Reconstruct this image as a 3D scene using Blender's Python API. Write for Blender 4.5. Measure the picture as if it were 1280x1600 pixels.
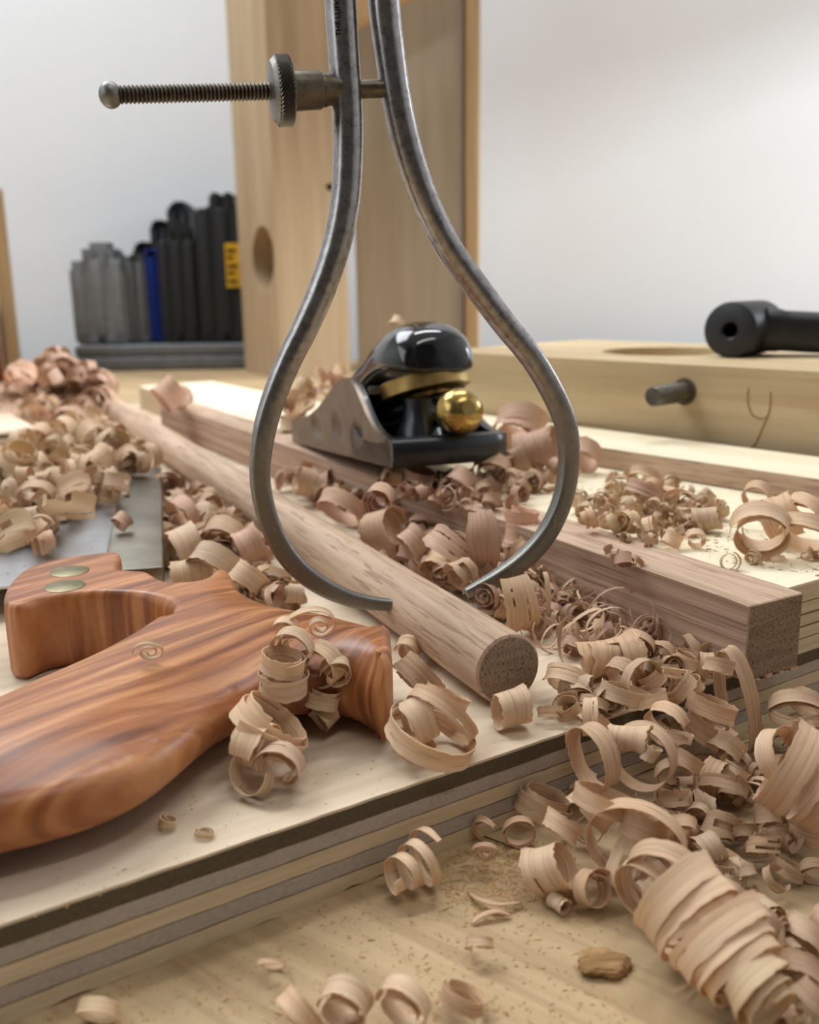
import bpy, bmesh, math, random
from mathutils import Vector, Matrix, noise as mnoise
from mathutils.geometry import delaunay_2d_cdt

for o in list(bpy.data.objects):
    bpy.data.objects.remove(o, do_unlink=True)
SC = bpy.context.scene
COL = SC.collection
MM = 0.001
PI = math.pi

# ------------------------------------------------------------------ camera
F_PX, PITCH, ROLL, CAM_H = 1475.0, math.radians(13.3), math.radians(0.9), 0.108
fw = Vector((0, math.cos(PITCH), -math.sin(PITCH)))
u0 = Vector((0, math.sin(PITCH), math.cos(PITCH)))
r0 = Vector((1, 0, 0))
rt = r0 * math.cos(ROLL) - u0 * math.sin(ROLL)
up = u0 * math.cos(ROLL) + r0 * math.sin(ROLL)
EYE = Vector((0, 0, CAM_H))
cam = bpy.data.cameras.new('camera')
cam.sensor_fit = 'HORIZONTAL'
cam.sensor_width = 3.6
cam.lens = 3.6 * F_PX / 1280
cam.clip_start = 0.005
cam.clip_end = 50
cam.dof.use_dof = True
cam.dof.focus_distance = 0.212
cam.dof.aperture_fstop = 2.4
cam_ob = bpy.data.objects.new('camera', cam)
COL.objects.link(cam_ob)
cam_ob.matrix_world = Matrix(((rt.x, up.x, -fw.x, EYE.x), (rt.y, up.y, -fw.y, EYE.y), (rt.z, up.z, -fw.z, EYE.z), (0, 0, 0, 1)))
SC.camera = cam_ob

# ------------------------------------------------------------------ world, lights, exposure
W = bpy.data.worlds.new('world')
SC.world = W
W.use_nodes = True
bg = W.node_tree.nodes['Background']
bg.inputs[0].default_value = (0.86, 0.93, 1.0, 1)
bg.inputs[1].default_value = 0.8

def area(name, loc, target, sx, sy, power, col):
    l = bpy.data.lights.new(name, 'AREA')
    l.shape = 'RECTANGLE'
    l.size, l.size_y, l.energy, l.color = sx, sy, power, col
    o = bpy.data.objects.new(name, l)
    COL.objects.link(o)
    o.location = loc
    o.rotation_euler = (Vector(target) - Vector(loc)).to_track_quat('-Z', 'Y').to_euler()
    return o
area('assumed_overhead_light', (-0.95, 1.0, 1.65), (0.0, 0.30, 0.0), 1.1, 0.9, 27, (0.89, 0.945, 1.0))  # assumed soft key lamp hung upper left; the ceiling has no opening
area('assumed_left_light', (-1.85, -0.25, 0.95), (0.0, 0.3, 0.2), 1.6, 1.1, 11, (0.90, 0.95, 1.0))  # assumed source for the calipers' left highlights; wall_left has no window
area('ceiling_tube_light', (0.25, 0.95, 2.1), (0.2, 1.1, 0.0), 1.2, 0.10, 16, (0.97, 0.98, 1.0))
area('assumed_window_light', (3.1, 1.22, 1.18), (0.6, 1.6, 0.3), 0.11, 0.11, 150, (0.88, 0.94, 1.0))  # assumed outdoor lamp beyond wall_right, for the diagonal shade edge on wall_back
area('front_fill_light', (0.55, -0.55, 2.1), (0.1, 0.2, 0.0), 1.2, 0.10, 7, (1.0, 0.97, 0.92))  # added fill lamp that brightens the faces towards the viewer, no real tube
SC.view_settings.view_transform = 'Standard'
SC.view_settings.look = 'None'
SC.view_settings.exposure = 0.02
SC.view_settings.gamma = 1.0
SC.view_settings.use_curve_mapping = False

# ------------------------------------------------------------------ geometry helpers
def ray(px, py):
    return fw + rt * ((px - 640) / F_PX) + up * ((800 - py) / F_PX)
def at(px, py, z):            # point of the world at height z (metres) that the picture shows at px,py
    d = ray(px, py)
    return EYE + d * ((z - CAM_H) / d.z)
def dep(px, py, D):
    return EYE + ray(px, py) * D
def depth(p):
    return (Vector(p) - EYE).dot(fw)
def onplane(px, py, p0, n):
    d = ray(px, py)
    return EYE + d * ((p0 - EYE).dot(n) / d.dot(n))

def lin(c):
    def f(x):
        x /= 255.0
        return x / 12.92 if x <= 0.04045 else ((x + 0.055) / 1.055) ** 2.4
    return (f(c[0]), f(c[1]), f(c[2]), 1.0)

def frame(x_axis, origin=(0, 0, 0), z_axis=(0, 0, 1)):
    x = Vector(x_axis).normalized()
    z = Vector(z_axis)
    y = z.cross(x).normalized()
    z = x.cross(y).normalized()
    m = Matrix((x, y, z)).transposed().to_4x4()
    m.translation = Vector(origin)
    return m

def link(name, me, mat=None, parent=None, mw=None):
    o = bpy.data.objects.new(name, me)
    COL.objects.link(o)
    if me is not None and mat is not None and len(me.materials) == 0:
        for m in (mat if isinstance(mat, (list, tuple)) else [mat]):
            me.materials.append(m)
    if parent is not None:
        o.parent = parent
    if mw is not None:
        o.matrix_local = mw
    return o
def tag(o, label=None, cat=None, group=None, kind=None):
    if label: o['label'] = label
    if cat: o['category'] = cat
    if group: o['group'] = group
    if kind: o['kind'] = kind
    return o
def empty(name, mw, label, cat, group=None):
    o = bpy.data.objects.new(name, None)
    o.empty_display_size = 0.01
    COL.objects.link(o)
    o.matrix_world = mw
    return tag(o, label, cat, group)
def mesh_from_bm(name, bm, smooth=False):
    me = bpy.data.meshes.new(name)
    bmesh.ops.recalc_face_normals(bm, faces=bm.faces[:])
    bm.to_mesh(me)
    bm.free()
    if smooth:
        for p in me.polygons:
            p.use_smooth = True
    return me
def sharp(me, deg=40):
    for p in me.polygons:
        p.use_smooth = True
    me.set_sharp_from_angle(angle=math.radians(deg))
    return me

def box_bm(x0, x1, y0, y1, z0, z1, bev=0.0, seg=2, bm=None):
    own = bm is None
    b = bmesh.new()
    vs = [b.verts.new((x, y, z)) for z in (z0, z1) for y in (y0, y1) for x in (x0, x1)]
    for f in ((0, 2, 3, 1), (4, 5, 7, 6), (0, 1, 5, 4), (2, 6, 7, 3), (0, 4, 6, 2), (1, 3, 7, 5)):
        b.faces.new([vs[i] for i in f])
    if bev > 0:
        bmesh.ops.bevel(b, geom=b.edges[:], offset=bev, segments=seg, affect='EDGES', profile=0.5)
    if own:
        return b
    me = bpy.data.meshes.new('t')
    b.to_mesh(me); b.free()
    bm.from_mesh(me)
    bpy.data.meshes.remove(me)
    return bm

def lathe_bm(prof, n=40, bm=None):       # prof: list of (radius, z); axis z
    b = bm or bmesh.new()
    rings = []
    for r, z in prof:
        if r < 1e-7:
            rings.append([b.verts.new((0, 0, z))])
        else:
            rings.append([b.verts.new((r * math.cos(2 * PI * k / n), r * math.sin(2 * PI * k / n), z)) for k in range(n)])
    for a, c in zip(rings, rings[1:]):
        if len(a) == 1 and len(c) == 1:
            continue
        for k in range(n):
            k2 = (k + 1) % n
            if len(a) == 1:
                b.faces.new((a[0], c[k2], c[k]))
            elif len(c) == 1:
                b.faces.new((a[k], a[k2], c[0]))
            else:
                b.faces.new((a[k], a[k2], c[k2], c[k]))
    return b

def spline(pts, n):                      # Catmull-Rom through tuples of any length
    out = []
    m = len(pts)
    for i in range(m - 1):
        p0, p1, p2, p3 = pts[max(i - 1, 0)], pts[i], pts[i + 1], pts[min(i + 2, m - 1)]
        for k in range(n):
            t = k / n
            out.append(tuple(0.5 * (2 * b + (c - a) * t + (2 * a - 5 * b + 4 * c - d) * t * t + (3 * b - a - 3 * c + d) * t ** 3)
                             for a, b, c, d in zip(p0, p1, p2, p3)))
    out.append(tuple(pts[-1]))
    return out

def tube_bm(path, radii, nrm=None, n=16, flat=None, sq=None, bm=None):
    # swept tube; radii in metres; flat = list of ratio along nrm; sq = list of superellipse exponents
    b = bm or bmesh.new()
    path = [Vector(p) for p in path]
    rings = []
    ref = Vector(nrm) if nrm is not None else None
    for i, p in enumerate(path):
        t = (path[min(i + 1, len(path) - 1)] - path[max(i - 1, 0)]).normalized()
        a = ref if ref is not None else (Vector((0, 0, 1)) if abs(t.z) < 0.9 else Vector((1, 0, 0)))
        s = t.cross(a).normalized()
        a2 = s.cross(t).normalized()
        fl = flat[i] if flat else 1.0
        e = sq[i] if sq else 2.0
        ring = []
        for k in range(n):
            ph = 2 * PI * (k + 0.5) / n
            c, d = math.cos(ph), math.sin(ph)
            c = math.copysign(abs(c) ** (2 / e), c)
            d = math.copysign(abs(d) ** (2 / e), d)
            ring.append(b.verts.new(p + s * (radii[i] * c) + a2 * (radii[i] * fl * d)))
        rings.append(ring)
    for a, c in zip(rings, rings[1:]):
        for k in range(n):
            b.faces.new((a[k], a[(k + 1) % n], c[(k + 1) % n], c[k]))
    b.faces.new(rings[0][::-1])
    b.faces.new(rings[-1])
    return b

# ------------------------------------------------------------------ materials
def new_mat(name):
    m = bpy.data.materials.new(name)
    m.use_nodes = True
    nt = m.node_tree
    bs = nt.nodes['Principled BSDF']
    return m, nt, bs
def N(nt, typ, **kw):
    n = nt.nodes.new(typ)
    for k, v in kw.items():
        if k.startswith('i_'):
            key = k[2:]
            key = int(key) if key.isdigit() else key.replace('_', ' ')
            n.inputs[key].default_value = v
        else:
            setattr(n, k, v)
    return n
def ramp(nt, src, stops):
    r = nt.nodes.new('ShaderNodeValToRGB')
    e = r.color_ramp.elements
    while len(e) < len(stops):
        e.new(0.5)
    for el, (p, c) in zip(e, stops):
        el.position = p
        el.color = c
    nt.links.new(src, r.inputs[0])
    return r
def mixc(nt, fac, a, b, mode='MIX'):
    m = nt.nodes.new('ShaderNodeMix')
    m.data_type = 'RGBA'
    m.blend_type = mode
    for s, v in ((m.inputs[0], fac), (m.inputs[6], a), (m.inputs[7], b)):
        if hasattr(v, 'is_output') or isinstance(v, bpy.types.NodeSocket):
            nt.links.new(v, s)
        else:
            s.default_value = v
    return m.outputs[2]
def coords(nt, scale, kind='Object', loc=(0, 0, 0), rot=(0, 0, 0), order=False):
    tc = nt.nodes.new('ShaderNodeTexCoord')
    if order:                    # turn first, scale after
        a = nt.nodes.new('ShaderNodeMapping'); a.inputs['Rotation'].default_value = rot
        b = nt.nodes.new('ShaderNodeMapping'); b.inputs['Scale'].default_value = scale
        nt.links.new(tc.outputs[kind], a.inputs[0]); nt.links.new(a.outputs[0], b.inputs[0])
        return b.outputs[0]
    mp = nt.nodes.new('ShaderNodeMapping')
    mp.inputs['Scale'].default_value = scale
    mp.inputs['Location'].default_value = loc
    mp.inputs['Rotation'].default_value = rot
    nt.links.new(tc.outputs[kind], mp.inputs[0])
    return mp.outputs[0]
def noise(nt, vec, scale=1.0, detail=5, rough=0.55, dist=0.0):
    n = nt.nodes.new('ShaderNodeTexNoise')
    n.inputs['Scale'].default_value = scale
    n.inputs['Detail'].default_value = detail
    n.inputs['Roughness'].default_value = rough
    n.inputs['Distortion'].default_value = dist
    nt.links.new(vec, n.inputs['Vector'])
    return n.outputs['Fac']
def bump(nt, bs, h, strength, dist):
    b = nt.nodes.new('ShaderNodeBump')
    b.inputs['Strength'].default_value = strength
    b.inputs['Distance'].default_value = dist
    nt.links.new(h, b.inputs['Height'])
    nt.links.new(b.outputs[0], bs.inputs['Normal'])

def wood(name, dark, light, along=12, across=260, rough=0.6, fleck=None, fleck_col=(90, 62, 45), fleck_scale=(45, 900, 900), fleck_cut=(0.60, 0.66), bands=None, bmp=0.25):
    m, nt, bs = new_mat(name)
    v = coords(nt, (along, across, across))
    f = noise(nt, v, 1.0, 6, 0.6, 0.3)
    c = ramp(nt, f, [(0.32, lin(dark)), (0.68, lin(light))]).outputs[0]
    if bands:
        v2 = coords(nt, (along * 0.5, bands, bands))
        f2 = noise(nt, v2, 1.0, 3, 0.5, 0.6)
        g = ramp(nt, f2, [(0.35, (0.72, 0.70, 0.68, 1)), (0.65, (1.06, 1.06, 1.06, 1))]).outputs[0]
        c = mixc(nt, 0.8, c, g, 'MULTIPLY')
    h = f
    if fleck:
        v3 = coords(nt, fleck_scale)
        f3 = noise(nt, v3, 1.0, 2, 0.5, 0.2)
        k = ramp(nt, f3, [(fleck_cut[0], (0, 0, 0, 1)), (fleck_cut[1], (1, 1, 1, 1))]).outputs[0]
        mm = nt.nodes.new('ShaderNodeMath'); mm.operation = 'MULTIPLY'; mm.inputs[1].default_value = fleck
        nt.links.new(k, mm.inputs[0])
        c = mixc(nt, mm.outputs[0], c, lin(fleck_col))
        sub = nt.nodes.new('ShaderNodeMath'); sub.operation = 'SUBTRACT'
        nt.links.new(f, sub.inputs[0]); nt.links.new(k, sub.inputs[1])
        h = sub.outputs[0]
    nt.links.new(c, bs.inputs['Base Color'])
    bs.inputs['Roughness'].default_value = rough
    bs.inputs['Specular IOR Level'].default_value = 0.3
    bump(nt, bs, h, bmp, 0.0004)
    return m

def end_grain(name, dark, light, speck=(60, 48, 40), scale=1600, stripe=(0, 0, 0), cut=(0.58, 0.64)):
    m, nt, bs = new_mat(name)
    v = coords(nt, (scale * 0.3, scale, scale))
    f = noise(nt, v, 1.0, 3, 0.6)
    c = ramp(nt, f, [(0.3, lin(dark)), (0.7, lin(light))]).outputs[0]
    v2 = coords(nt, (1, 1700, 1300), rot=(math.radians(35), 0, 0))
    k = ramp(nt, noise(nt, v2, 1.0, 3, 0.55), [(cut[0], (0, 0, 0, 1)), (cut[1], (1, 1, 1, 1))]).outputs[0]
    mm = nt.nodes.new('ShaderNodeMath'); mm.operation = 'MULTIPLY'; mm.inputs[1].default_value = 0.75
    nt.links.new(k, mm.inputs[0])
    c = mixc(nt, mm.outputs[0], c, lin(speck))
    v3 = coords(nt, (40, 60, 700), rot=(math.radians(35), 0, 0))
    g = ramp(nt, noise(nt, v3, 1.0, 2, 0.5), [(0.4, (0.75, 0.75, 0.75, 1)), (0.6, (1.05, 1.05, 1.05, 1))]).outputs[0]
    c = mixc(nt, 0.7, c, g, 'MULTIPLY')
    nt.links.new(c, bs.inputs['Base Color'])
    bs.inputs['Roughness'].default_value = 0.8
    bs.inputs['Specular IOR Level'].default_value = 0.2
    bump(nt, bs, k, 0.4, -0.0003)
    return m

def shaving_mat(name, light, dark, streak, transl=0.28):
    m, nt, bs = new_mat(name)
    v = coords(nt, (45, 1900, 1), 'UV')
    oi = nt.nodes.new('ShaderNodeObjectInfo')
    add = nt.nodes.new('ShaderNodeVectorMath'); add.operation = 'ADD'
    sc = nt.nodes.new('ShaderNodeMath'); sc.operation = 'MULTIPLY'; sc.inputs[1].default_value = 90
    nt.links.new(oi.outputs['Random'], sc.inputs[0])
    nt.links.new(v, add.inputs[0]); nt.links.new(sc.outputs[0], add.inputs[1])
    f = noise(nt, add.outputs[0], 1.0, 4, 0.6, 0.2)
    c = ramp(nt, f, [(0.22, lin(dark)), (0.58, lin(light))]).outputs[0]
    v2 = coords(nt, (70, 1700, 1), 'UV')
    add2 = nt.nodes.new('ShaderNodeVectorMath'); add2.operation = 'ADD'
    nt.links.new(v2, add2.inputs[0]); nt.links.new(sc.outputs[0], add2.inputs[1])
    k = ramp(nt, noise(nt, add2.outputs[0], 1.0, 2, 0.55), [(0.66, (0, 0, 0, 1)), (0.74, (0.75, 0.75, 0.75, 1))]).outputs[0]
    c = mixc(nt, k, c, lin(streak))
    hs = nt.nodes.new('ShaderNodeHueSaturation')
    mr = nt.nodes.new('ShaderNodeMapRange'); mr.inputs[3].default_value = 0.86; mr.inputs[4].default_value = 1.10
    nt.links.new(oi.outputs['Random'], mr.inputs[0]); nt.links.new(mr.outputs[0], hs.inputs['Value'])
    nt.links.new(c, hs.inputs['Color'])
    c = hs.outputs[0]
    nt.links.new(c, bs.inputs['Base Color'])
    bs.inputs['Roughness'].default_value = 0.5
    bs.inputs['Specular IOR Level'].default_value = 0.3
    bump(nt, bs, f, 0.25, 0.0002)
    tr = nt.nodes.new('ShaderNodeBsdfTranslucent')
    nt.links.new(c, tr.inputs[0])
    mx = nt.nodes.new('ShaderNodeMixShader'); mx.inputs[0].default_value = transl
    nt.links.new(bs.outputs[0], mx.inputs[1]); nt.links.new(tr.outputs[0], mx.inputs[2])
    nt.links.new(mx.outputs[0], nt.nodes['Material Output'].inputs[0])
    return m

def metal(name, col, rough, spots=None, spot_col=(60, 55, 48), scale=400, bmp=0.05, rvar=0.12):
    m, nt, bs = new_mat(name)
    v = coords(nt, (scale, scale, scale))
    f = noise(nt, v, 1.0, 6, 0.65)
    c = ramp(nt, f, [(0.3, lin([x * 0.75 for x in col])), (0.7, lin(col))]).outputs[0]
    if spots:
        v2 = coords(nt, (scale * 2.2,) * 3)
        k = ramp(nt, noise(nt, v2, 1.0, 3, 0.6), [(spots, (0, 0, 0, 1)), (spots + 0.08, (1, 1, 1, 1))]).outputs[0]
        c = mixc(nt, k, c, lin(spot_col))
    nt.links.new(c, bs.inputs['Base Color'])
    bs.inputs['Metallic'].default_value = 1.0
    mr = nt.nodes.new('ShaderNodeMapRange'); mr.inputs[3].default_value = max(0.02, rough - rvar / 2); mr.inputs[4].default_value = rough + rvar
    nt.links.new(f, mr.inputs[0]); nt.links.new(mr.outputs[0], bs.inputs['Roughness'])
    bump(nt, bs, f, bmp, 0.0002)
    return m
def plain(name, col, rough=0.5, spec=0.5, coat=0.0, var=0.08, scale=60):
    m, nt, bs = new_mat(name)
    f = noise(nt, coords(nt, (scale,) * 3), 1.0, 4, 0.55)
    c = ramp(nt, f, [(0.25, lin([x * (1 - var) for x in col])), (0.75, lin([min(255, x * (1 + var)) for x in col]))]).outputs[0]
    nt.links.new(c, bs.inputs['Base Color'])
    bs.inputs['Roughness'].default_value = rough
    bs.inputs['Specular IOR Level'].default_value = spec
    bs.inputs['Coat Weight'].default_value = coat
    bs.inputs['Coat Roughness'].default_value = 0.06
    bump(nt, bs, f, 0.05, 0.0003)
    return m

M = {}
M['oak'] = wood('oak', (184, 154, 128), (214, 186, 160), 14, 330, 0.6, 0.62, (136, 106, 84), (60, 1100, 1100), (0.57, 0.64), 90)
M['oak_side'] = wood('oak_open_grain', (160, 128, 106), (212, 182, 158), 10, 420, 0.65, 0.5, (126, 92, 74), (26, 1300, 1300), (0.56, 0.66), 160, 0.4)
M['oak_end'] = end_grain('oak_end_grain', (132, 112, 92), (166, 144, 120))
M['ply_face'] = wood('birch_face', (214, 192, 164), (238, 220, 194), 10, 120, 0.55, bands=30, bmp=0.08)
M['pale_face'] = wood('pale_ply_face', (234, 220, 186), (246, 235, 206), 8, 90, 0.55, bmp=0.06)
M['ply_long'] = wood('ply_long_grain', (202, 183, 152), (220, 201, 168), 40, 900, 0.7, bmp=0.35)
M['ply_cross'] = wood('ply_cross_grain', (170, 159, 146), (188, 177, 164), 900, 1400, 0.75, bmp=0.3)
M['ply_dark'] = wood('ply_dark_core', (84, 74, 58), (104, 93, 74), 1200, 1600, 0.8, bmp=0.3)
M['ply_glue'] = plain('ply_glue_line', (104, 88, 66), 0.7, 0.2)
M['bench'] = wood('bench_wood', (170, 144, 107), (200, 174, 135), 9, 160, 0.6, 0.35, (146, 118, 82), (14, 300, 300), (0.56, 0.66), 20, 0.2)
M['block'] = wood('vise_block_wood', (194, 168, 128), (216, 194, 154), 6, 70, 0.6, 0.3, (170, 136, 92), (8, 200, 200), (0.58, 0.66), 24, 0.1)
M['post'] = wood('post_wood', (158, 133, 102), (184, 160, 126), 3, 50, 0.65, bmp=0.08)
M['plank'] = wood('grey_plank', (170, 157, 138), (190, 177, 158), 3, 40, 0.7, bmp=0.08)
M['golden'] = wood('golden_board', (172, 144, 106), (198, 170, 130), 3, 50, 0.6, bmp=0.08)
def caliper_steel():
    m = metal('caliper_steel', (174, 170, 168), 0.26, 0.76, (104, 94, 84), 420, 0.04, 0.10)
    nt = m.node_tree; bs = nt.nodes['Principled BSDF']
    tc = nt.nodes.new('ShaderNodeTexCoord'); sp = nt.nodes.new('ShaderNodeSeparateXYZ')
    nt.links.new(tc.outputs['Object'], sp.inputs[0])
    ns = noise(nt, coords(nt, (90, 90, 90)), 1.0, 5, 0.6)
    a = nt.nodes.new('ShaderNodeMath'); a.operation = 'MULTIPLY_ADD'; a.inputs[1].default_value = 0.03
    nt.links.new(ns, a.inputs[0]); nt.links.new(sp.outputs[2], a.inputs[2])
    mr = nt.nodes.new('ShaderNodeMapRange'); mr.inputs[1].default_value = 0.078; mr.inputs[2].default_value = 0.040
    nt.links.new(a.outputs[0], mr.inputs[0])
    old = bs.inputs['Base Color'].links[0].from_socket
    sp2 = ramp(nt, noise(nt, coords(nt, (1500, 1500, 1500)), 1.0, 2, 0.6), [(0.62, lin((128, 126, 120))), (0.72, lin((170, 158, 134)))]).outputs[0]
    c = mixc(nt, mr.outputs[0], old, sp2)
    nt.links.new(c, bs.inputs['Base Color'])
    oldr = bs.inputs['Roughness'].links[0].from_socket
    ad = nt.nodes.new('ShaderNodeMath'); ad.operation = 'MULTIPLY_ADD'; ad.inputs[1].default_value = 0.16
    nt.links.new(mr.outputs[0], ad.inputs[0]); nt.links.new(oldr, ad.inputs[2]); nt.links.new(ad.outputs[0], bs.inputs['Roughness'])
    return m
M['steel'] = caliper_steel()
M['rail'] = wood('rail_wood', (178, 142, 102), (206, 172, 130), 3, 60, 0.6, bmp=0.08)
M['thread'] = metal('thread_steel', (118, 109, 96), 0.4, 0.62, (80, 70, 54), 500)
M['blade'] = metal('saw_blade_steel', (236, 240, 244), 0.33, None, scale=12, bmp=0.0, rvar=0.04)
M['spine'] = metal('saw_spine_steel', (150, 144, 130), 0.36, None, scale=40, bmp=0.0)
M['ground_steel'] = metal('ground_steel', (150, 138, 126), 0.36, None, scale=120, bmp=0.02)
M['brass'] = metal('brass', (206, 174, 102), 0.2, None, scale=30, bmp=0.0, rvar=0.08)
M['brass_satin'] = metal('satin_brass', (186, 156, 98), 0.4, None, scale=200, bmp=0.03)
M['nut'] = metal('dull_nut', (150, 142, 110), 0.4, None, scale=200)
M['bolt'] = metal('bolt_steel', (130, 126, 116), 0.45, 0.6, (90, 84, 70), 300)
M['black_gloss'] = plain('black_gloss', (9, 9, 11), 0.12, 0.5, 0.6, scale=40)
M['black_japan'] = plain('black_japan', (20, 23, 29), 0.32, 0.5, 0.2, scale=300)
M['black_iron'] = plain('black_iron', (30, 31, 33), 0.42, 0.5, 0, scale=200)
M['case_black'] = plain('black_plastic', (30, 32, 35), 0.55, 0.4)
M['case_grey'] = plain('grey_plastic', (126, 130, 134), 0.55, 0.4)
M['case_grey2'] = plain('dark_grey_plastic', (108, 112, 115), 0.55, 0.4)
M['case_blue'] = plain('blue_plastic', (26, 60, 156), 0.5, 0.4)
M['slab_grey'] = plain('slab_grey', (104, 106, 107), 0.6, 0.3)
M['yellow'] = plain('yellow_label', (216, 168, 40), 0.5, 0.3)
M['ink'] = plain('label_ink', (60, 44, 16), 0.6, 0.2)
M['red'] = plain('red_brown', (120, 52, 28), 0.5, 0.3)
M['white_paint'] = plain('white_wall_paint', (238, 241, 245), 0.85, 0.2, var=0.01, scale=3)
M['white_card'] = plain('white_card', (200, 196, 186), 0.7, 0.2)
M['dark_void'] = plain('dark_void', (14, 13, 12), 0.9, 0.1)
M['pencil'] = plain('pencil_graphite', (150, 120, 84), 0.7, 0.2)
M['chunk'] = wood('old_wood_chunk', (120, 88, 50), (178, 142, 96), 90, 600, 0.85, bmp=0.9)
M['sh_pale'] = shaving_mat('shaving_pale', (241, 214, 180), (214, 178, 142), (160, 116, 80))
M['sh_tan'] = shaving_mat('shaving_tan', (234, 202, 166), (202, 162, 126), (140, 98, 68))
M['sh_pink'] = shaving_mat('shaving_pink', (228, 192, 164), (194, 150, 124), (134, 92, 70))
M['sh_yel'] = shaving_mat('shaving_yellow', (240, 214, 176), (212, 178, 132), (160, 116, 76))
M['dust'] = plain('sawdust', (176, 142, 98), 0.9, 0.1, var=0.2, scale=900)

# figured handle timber
def handle_mat():
    # ribbon figure: bands standing upright in the block, running along one direction of the flat face
    m, nt, bs = new_mat('figured_handle_wood')
    v = coords(nt, (24, 330, 24), rot=(0, 0, HANDLE_ROT), order=True)
    f = noise(nt, v, 1.0, 3, 0.5, 0.5)
    c = ramp(nt, f, [(0.30, lin((116, 64, 36))), (0.50, lin((164, 101, 58))), (0.70, lin((206, 146, 94)))]).outputs[0]
    v2 = coords(nt, (60, 1100, 500), rot=(0, 0, HANDLE_ROT + 0.5), order=True)
    g = ramp(nt, noise(nt, v2, 1, 4, 0.6), [(0.35, (0.86, 0.84, 0.82, 1)), (0.65, (1.04, 1.04, 1.04, 1))]).outputs[0]
    c = mixc(nt, 0.6, c, g, 'MULTIPLY')
    nt.links.new(c, bs.inputs['Base Color'])
    mr = nt.nodes.new('ShaderNodeMapRange'); mr.inputs[3].default_value = 0.30; mr.inputs[4].default_value = 0.42
    nt.links.new(f, mr.inputs[0]); nt.links.new(mr.outputs[0], bs.inputs['Roughness'])
    bs.inputs['Specular IOR Level'].default_value = 0.5
    return m
_hd = at(360, 940, 0.0365) - at(60, 1040, 0.0365)
_sd = (at(222, 731, 0.0295) - at(209, 880, 0.0295))
HANDLE_ROT = -(math.atan2(_hd.y, _hd.x) - math.atan2(_sd.y, _sd.x))
M['handle'] = handle_mat()

# ------------------------------------------------------------------ frames of the main boards
PLY_T, SHEET_Z, STICK_Z = 0.017, 0.035, 0.036
EDGE_DIR = Vector((0.844, 0.536, 0)).normalized()
EDGE_P = at(640, 1227, PLY_T); EDGE_P.z = 0
EDGE_N = Vector((EDGE_DIR.y, -EDGE_DIR.x, 0))            # towards the viewer

# ------------------------------------------------------------------ setting
def structure(name, bm, mat, mw=None):
    o = link(name, mesh_from_bm(name, bm), mat)
    if mw is not None: o.matrix_world = mw
    o['kind'] = 'structure'
    return o
WALL_Y = 1.62
structure('wall_back', box_bm(-3.0, 3.0, WALL_Y, WALL_Y + 0.1, -0.9, 2.4), M['white_paint'])
structure('floor', box_bm(-1.9, 1.9, -1.6, WALL_Y, -0.95, -0.9), plain('floor_paint', (84, 80, 74), 0.6))
structure('wall_left', box_bm(-2.0, -1.9, -1.6, WALL_Y, -0.9, 2.4), M['white_paint'])
structure('wall_front', box_bm(-2.0, 2.0, -1.7, -1.6, -0.9, 2.4), plain('grey_wall_paint', (84, 80, 76), 0.8))
bm = bmesh.new()       # right wall with an assumed low window opening, placed to shape the light on wall_back
for q in ((-1.6, 0.97, -0.9, 2.4), (1.55, WALL_Y, -0.9, 2.4), (0.97, 1.55, -0.9, -0.1), (0.97, 1.55, 0.86, 2.4)):
    box_bm(1.9, 2.0, q[0], q[1], q[2], q[3], bm=bm)
structure('wall_right', bm, M['white_paint'])
structure('ceiling', box_bm(-3.0, 3.0, -1.6, WALL_Y + 0.1, 2.4, 2.5), M['white_paint'])

# workbench top: broad planks with fine joints running away to the left
bdir = Vector((0.80, -0.60, 0))
bm_f = frame(bdir, (0.0, 0.45, 0.0))
bench = empty('workbench_top', bm_f, 'pale brown wooden workbench top carrying the whole scene', 'workbench')
def bench_cut():
    # planks run along local x, clipped at the back by the wall line in world space
    ys = [-1.35, -0.75, -0.43, -0.215, 0.10, 0.46, 0.82, 1.18, 1.6]
    inv = bm_f.inverted()
    for a, b in zip(ys, ys[1:]):
        bm = box_bm(-2.6, 2.6, a + 0.0003, b - 0.0003, -0.06, 0.0)
        bmesh.ops.transform(bm, matrix=bm_f, verts=bm.verts[:])
        for co, no in (((0, WALL_Y - 0.12, 0), (0, 1, 0)), ((0, -0.5, 0), (0, -1, 0)), ((-1.5, 0, 0), (-1, 0, 0)), ((1.5, 0, 0), (1, 0, 0))):
            g = bm.verts[:] + bm.edges[:] + bm.faces[:]
            r = bmesh.ops.bisect_plane(bm, geom=g, plane_co=co, plane_no=no, clear_outer=True)
            es = [e for e in r['geom_cut'] if isinstance(e, bmesh.types.BMEdge)]
            if es: bmesh.ops.contextual_create(bm, geom=es)
        bmesh.ops.transform(bm, matrix=inv, verts=bm.verts[:])
        if len(bm.faces) == 0:
            bm.free(); continue
        link('plank', mesh_from_bm('plank', bm), M['bench'], bench)
bench_cut()

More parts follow.
